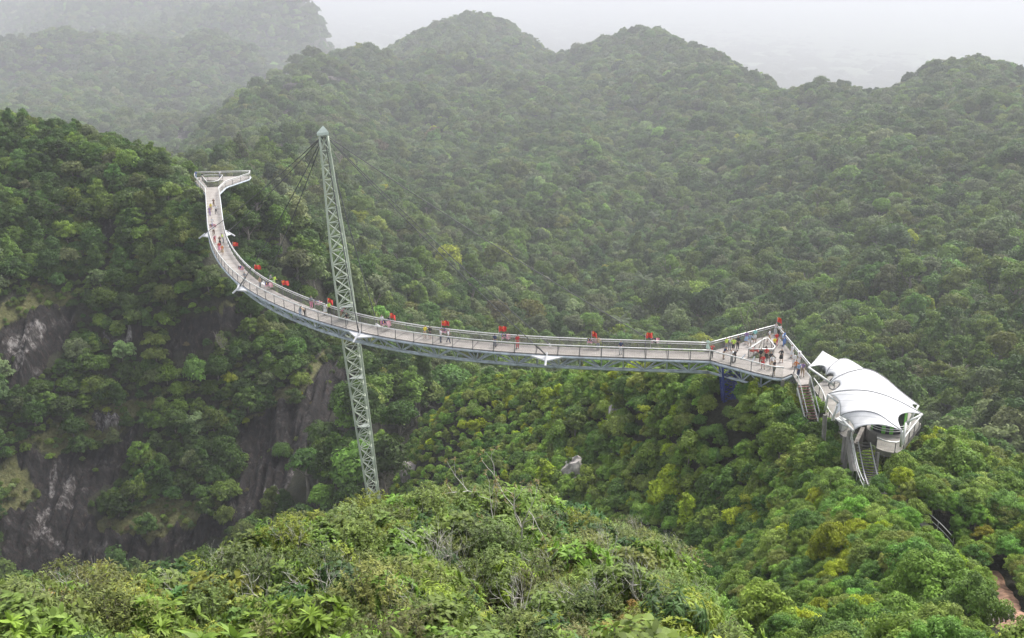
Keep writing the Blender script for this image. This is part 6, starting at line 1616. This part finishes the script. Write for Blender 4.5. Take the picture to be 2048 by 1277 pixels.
def palm_meshes(seed):
    g = np.random.default_rng(seed); B, D, Ls, Ws, rach = [], [], [], [], MB()
    for k in range(17):
        th = k * 2.4 + g.normal(0, .2); el = g.uniform(0.35, 1.25); d = np.array([cos(th) * cos(el), sin(th) * cos(el), sin(el)]); p = np.array([0, 0, 0.0]); pts = [p]
        for j in range(14):
            p = p + d / 14; d = d + np.array([0, 0, -0.11]); d /= np.linalg.norm(d); pts.append(p)
            s = np.cross(d, [0, 0, 1]); s /= np.linalg.norm(s); l = 0.30 * sin(pi * (j + 2) / 17)
            for sg in (-1, 1):
                for q in (0, .5):
                    B.append(p - d * q / 14); D.append(s * sg + d * 0.7 + np.array([0, 0, 0.15])); Ls.append(l); Ws.append(0.018)
        rach.tube(pts, 0.012, 4, 0.004, cap=False)
    B, D, Ls, Ws = map(np.array, (B, D, Ls, Ws))
    V, F, ns = strips(B, D, Ls, Ws, np.full(len(B), 0.9), g, 2, prof=(0.8, 1, 0.2))
    me = mesh_np("palm_fronds", V, [F], [M_LEAF]); add_age(me, np.repeat(np.clip(g.normal(0.55, .15, len(B)), 0, 1), ns))
    return me, rach.mesh("frond_ribs", M_TWIG)
PALMS = [palm_meshes(300 + i) for i in range(2)]
PTR = MB().tube([(0, 0, -0.05), (0.01, 0, 0.5), (0, 0.01, 1.0)], 0.028, 7, 0.02).mesh("palm_trunk", M_BARK, True)
for k, (x, y, r_, lab) in enumerate([(955, 392, 5.4, "large feathery palm on the hillside between the cables, highest on the left"), (1052, 432, 4.6, "smaller palm right of the large one between the cables"), (1305, 437, 4.6, "grey green palm standing in thin mist in mid hillside"),
                                     (1432, 488, 4.6, "palm beside a yellowish crown on the hillside above the platform"), (1285, 570, 5.0, "wide palm on the hillside above the middle of the bridge's right half"), (1240, 652, 3.6, "pale palm just behind the bridge railing, left of the longest cable's end"),
                                     (1530, 232, 6.0, "palm high on the hillside under the right hand peak"), (1700, 330, 5.6, "palm on the misty hillside below the small rounded knob")]):
    b_ = ground_at(x, y + 42, 170, 1300); hgt = (b_.length) / FPX * 40 + 2.0
    r0 = tag(empty("palm_tree", b_), lab, "palm", "palms on the misty hillside")
    t_ = link("trunk", PTR, r0); t_.scale = (r_ * 1.2, r_ * 1.2, hgt)
    c_ = link("crown", PALMS[k % 2][0], r0, (0, 0, hgt)); c_.scale = (r_,) * 3; c_.rotation_euler = (0, 0, k); c_["tint"] = [0.105, 0.145, 0.075]
    f_ = link("frond_rib", PALMS[k % 2][1], c_)
# slim pale-stemmed trees on the near hill
for k, (x, y, hgt, tn, lab) in enumerate([(1024, 1062, 2.3, (0.26, 0.21, 0.09), "slim white stemmed tree with sparse tan leaves before the whitish rock"), (1048, 1125, 2.0, (0.20, 0.17, 0.08), "slim white stemmed sapling with thin tan leaves on the near hill's middle"), (632, 1060, 1.5, (0.24, 0.19, 0.08), "dead white forked sapling left of the mast foot on the near hill"),
                                        (1245, 1065, 1.9, (0.22, 0.16, 0.07), "leaning white twiggy sapling on the right shoulder of the near hill"), (985, 1100, 1.6, (0.2, 0.17, 0.07), "thin twisted pale sapling in the grass under midspan")]):
    b_ = ground_at(x, y); r0 = tag(empty("slim_tree", b_), lab, "tree")
    g_ = np.random.default_rng(400 + k); mb = MB(); tips = []
    branches(mb, Vector((0, 0, -.1)), Vector((0.1 * g_.normal(), 0, 1)), 0.55 * hgt, 0.028 * hgt / 2, 3, g_, 0.5, (2, 3), 0.45, 6, tips)
    link("trunk", mb.mesh("slim_trunk", M_TWIGPALE, True), r0)
    if k != 2:
        tp = np.array([tuple(t[0]) for t in tips]); i = np.repeat(np.arange(len(tp)), 7); dd = rand_dirs(len(i), g_) + np.array([0, 0, .4])
        V, F, ns = strips(tp[i] + 0.03 * rand_dirs(len(i), g_), dd, np.full(len(i), .09), np.full(len(i), .02), np.full(len(i), .5), g_, 2, prof=(.4, 1, .1))
        me = mesh_np("sparse_leaves", V, [F], [M_LEAF2]); add_age(me, np.repeat(g_.uniform(0.2, .8, len(i)), ns)); c_ = link("crown", me, r0); c_["tint"] = list(tn)
# small tree in the platform opening
hb_ = HOLE[0].lerp(HOLE[1], .45).lerp(HOLE[2], .3); gz_ = gnd(hb_)
r0 = tag(empty("slim_tree", (hb_.x, hb_.y, gz_)), "bare grey tree growing up through the fenced triangular opening", "tree")
g_ = np.random.default_rng(431); mb = MB(); hh = ZD - gz_ + 0.4
for q in range(3): branches(mb, Vector((0.2 * q - .2, .1 * q, -.2)), Vector((.1 * (q - 1), 0, 1)), hh * 0.8, 0.06, 2, g_, 0.45, (2, 3), .5, 6)
link("trunk", mb.mesh("opening_tree", M_BARK, True), r0)
c_ = link("crown", CROWNS[6], r0, (0, 0, hh * 0.75)); c_.scale = (0.9, .9, .7); c_["tint"] = [0.05, 0.08, 0.03]

# ------------------------------------------------------------------ labels of trees and shrubs: colour, form, where they stand, rank among their like
ORD = ["first", "second", "third", "fourth", "fifth", "sixth", "seventh", "eighth", "ninth", "tenth", "eleventh", "twelfth"]
def tree_zone(z, x, y, d):
    if z == "ridge":
        if d < 62: return "low on the slope beside the lift track" if x > 1800 else "at the bottom right of the near gully"
        if d < 92: return "between the roofed station and the lift car" if x > 1740 else ("on the slope below the stairs" if x > 1640 else "in the gully right of the near hill")
        if x > 1840: return "right of the white roof"
        if x > 1660: return "around the station's foot"
        if y < 830 and x > 1400: return "under the triangular platform"
        if y < 820: return "close below the bridge's right half"
        if x > 1480: return "on the ridge left of the stairs"
        if x > 1250: return "on the ridge right of the big boulder"
        if x > 1060: return "on the ridge around the big pale boulder"
        return "on the scrubby left flank of the ridge"
    if z == "wall":
        if y < 380: return "along the gorge wall's skyline"
        if x > 440 and y < 640: return "on the gorge wall right of the far platform"
        if y < 560: return "on the gorge wall left of the deck" if x > 220 else "high on the gorge wall's left side"
        if y < 760: return "midway down the gorge wall" if x > 220 else "beside the upper rock face"
        if x > 430: return "beside the diagonal dark rock chute"
        return "by the big dark cliff" if x < 280 else "between the two dark cliffs"
    if z == "gorge": return "in the gorge left of the mast foot" if x < 725 else ("in the gorge right of the mast foot" if y > 860 else "in the gorge behind the mast")
    if z == "ledge": return "on a grassy ledge of the gorge wall"
    if z == "slope":
        if x < 720: return "on the hillside left of the mast"
        if x < 1060: return "on the hillside behind the mast's cables"
        if x < 1420: return "on the hillside behind the bridge's right half"
        if x < 1680: return "on the hillside behind the triangular platform"
        return "on the hillside right of the white roof"
    return "on the far misty mountain"
def rank(items, maxw=16):
    """items: (object, base text, zone text, px) -> unique labels"""
    gr = {}
    for o, b_, z_, x in items: gr.setdefault((b_, z_), []).append((x, o))
    for (b_, z_), q in gr.items():
        q.sort(key=lambda t: t[0]); n = len(q)
        for k, (x, o) in enumerate(q):
            if n == 1: r = ""
            elif n == 2: r = ", left of two" if k == 0 else ", right of two"
            elif k == 0: r = ", leftmost"
            elif k == n - 1: r = ", rightmost"
            elif k < 12: r = f", {ORD[k]} from left"
            else: r = f", {ORD[min(11, n - 1 - k)]} from right"
            o["label"] = f"{b_}{r}, {z_}"
CROWNWORD = ["round", "lumpy", "wide", "tall", "open", "ragged", "feathery", "dense", "billowy", "wispy"]
items = []
for root, i, tn, s, barek in tree_roots:
    root["category"] = "tree"; root["group"] = "trees of the hillside forest"
    z_ = tree_zone(T["zone"][i], TPX[i], TPY[i], float(np.hypot(*T["P"][i][:2])))
    b_ = "bare grey twiggy tree" if barek else f"{tn} {CROWNWORD[s]}-crowned tree"
    items.append((root, b_, z_, TPX[i]))
rank(items)
def shrub_zone(x, y):
    r = "on the near crest" if y < np.interp(x, [c[0] for c in crest], [c[1] for c in crest]) + 35 else ("at the bottom edge" if y > 1210 else "on the near hill")
    c = "at far left" if x < 260 else ("below the dark cliffs" if x < 520 else ("left of mast foot" if x < 700 else ("below the mast" if x < 860 else ("under midspan" if x < 1060 else ("below the big boulder" if x < 1260 else "towards the right gully")))))
    return f"{r} {c}"
SW = {"rosette": "whorled leaf shrub", "broadleaf": "round leaved shrub", "fine": "small leaved bush", "lance": "narrow leaved shrub"}
TW = {"dark": "dark green ", "coppery": "coppery orange ", "olive": "olive ", "lime": "lime green "}
items = []
for root, i in shrub_roots:
    root["category"] = "shrub"; root["group"] = "shrubs of the near hill"
    items.append((root, TW.get(SHT[i], "green ") + SW[SHK[i]], shrub_zone(sx_[i], sy_[i]), sx_[i]))
rank(items)
items = []
for o, x, y in twig_roots:
    o["category"] = "bush"; o["group"] = "bare bushes of the near hill"; items.append((o, "leafless whitish twiggy bush", shrub_zone(x, y), x))
rank(items)
items = []
for o in grass_objs + fern_objs:
    q = proj(np.array(o.location)); isg = o in grass_objs
    o["category"] = "grass tuft" if isg else "fern"; items.append((o, "tuft of long pale grass" if isg else "bright green fern clump", shrub_zone(float(q[0]), float(q[1])), float(q[0])))
rank(items)
# ------------------------------------------------------------------ air, sky, sun
m, nt, b, out = newmat("haze_air")
nt.nodes.remove(b)
pv = N(nt, "ShaderNodeVolumePrincipled")
pv.inputs["Color"].default_value = (0.70, 0.708, 0.752, 1)
pv.inputs["Density"].default_value = 0.0003
pv.inputs["Anisotropy"].default_value = 0.1
nt.links.new(pv.outputs[0], out.inputs["Volume"])
mb = MB(); mb.box((0, 0, (-402.5 + 140) / 2), (28000, 28000, 542.5))
tag(mb.build("haze", m), kind="stuff")

w = bpy.data.worlds.new("World"); S.world = w; w.use_nodes = True
nt = w.node_tree; bg = nt.nodes["Background"]
SUN_EL, SUN_AZ = radians(55), radians(40)       # azimuth clockwise from +Y
sk = N(nt, "ShaderNodeTexSky", sky_type='NISHITA'); sk.sun_disc = False
sk.sun_elevation = SUN_EL; sk.sun_rotation = SUN_AZ; sk.dust_density = 4; sk.air_density = 1.0; sk.altitude = 700
hs = N(nt, "ShaderNodeHueSaturation"); hs.inputs["Saturation"].default_value = 0.28
nt.links.new(sk.outputs[0], hs.inputs["Color"]); nt.links.new(hs.outputs[0], bg.inputs["Color"])
bg.inputs["Strength"].default_value = 0.09
sd = bpy.data.lights.new("sun", 'SUN'); so = bpy.data.objects.new("sun", sd); COL.objects.link(so)
sd.energy = 1.5; sd.angle = radians(22); sd.color = (1.0, 0.96, 0.9)
v = Vector((sin(SUN_AZ) * cos(SUN_EL), cos(SUN_AZ) * cos(SUN_EL), sin(SUN_EL)))
so.rotation_euler = v.to_track_quat('Z', 'Y').to_euler(); so.location = v * 60
S.view_settings.view_transform = 'Standard'; S.view_settings.look = 'None'; S.view_settings.gamma = 1
S.view_settings.exposure = 1.85
S.render.engine = 'CYCLES'
cy = S.cycles
cy.max_bounces = 6; cy.diffuse_bounces = 3; cy.glossy_bounces = 2; cy.transmission_bounces = 3; cy.volume_bounces = 2; cy.transparent_max_bounces = 8
cy.use_denoising = True; cy.use_adaptive_sampling = True; cy.adaptive_threshold = 0.025
cy.caustics_reflective = False; cy.caustics_refractive = False
S.render.resolution_x = 1024; S.render.resolution_y = 638
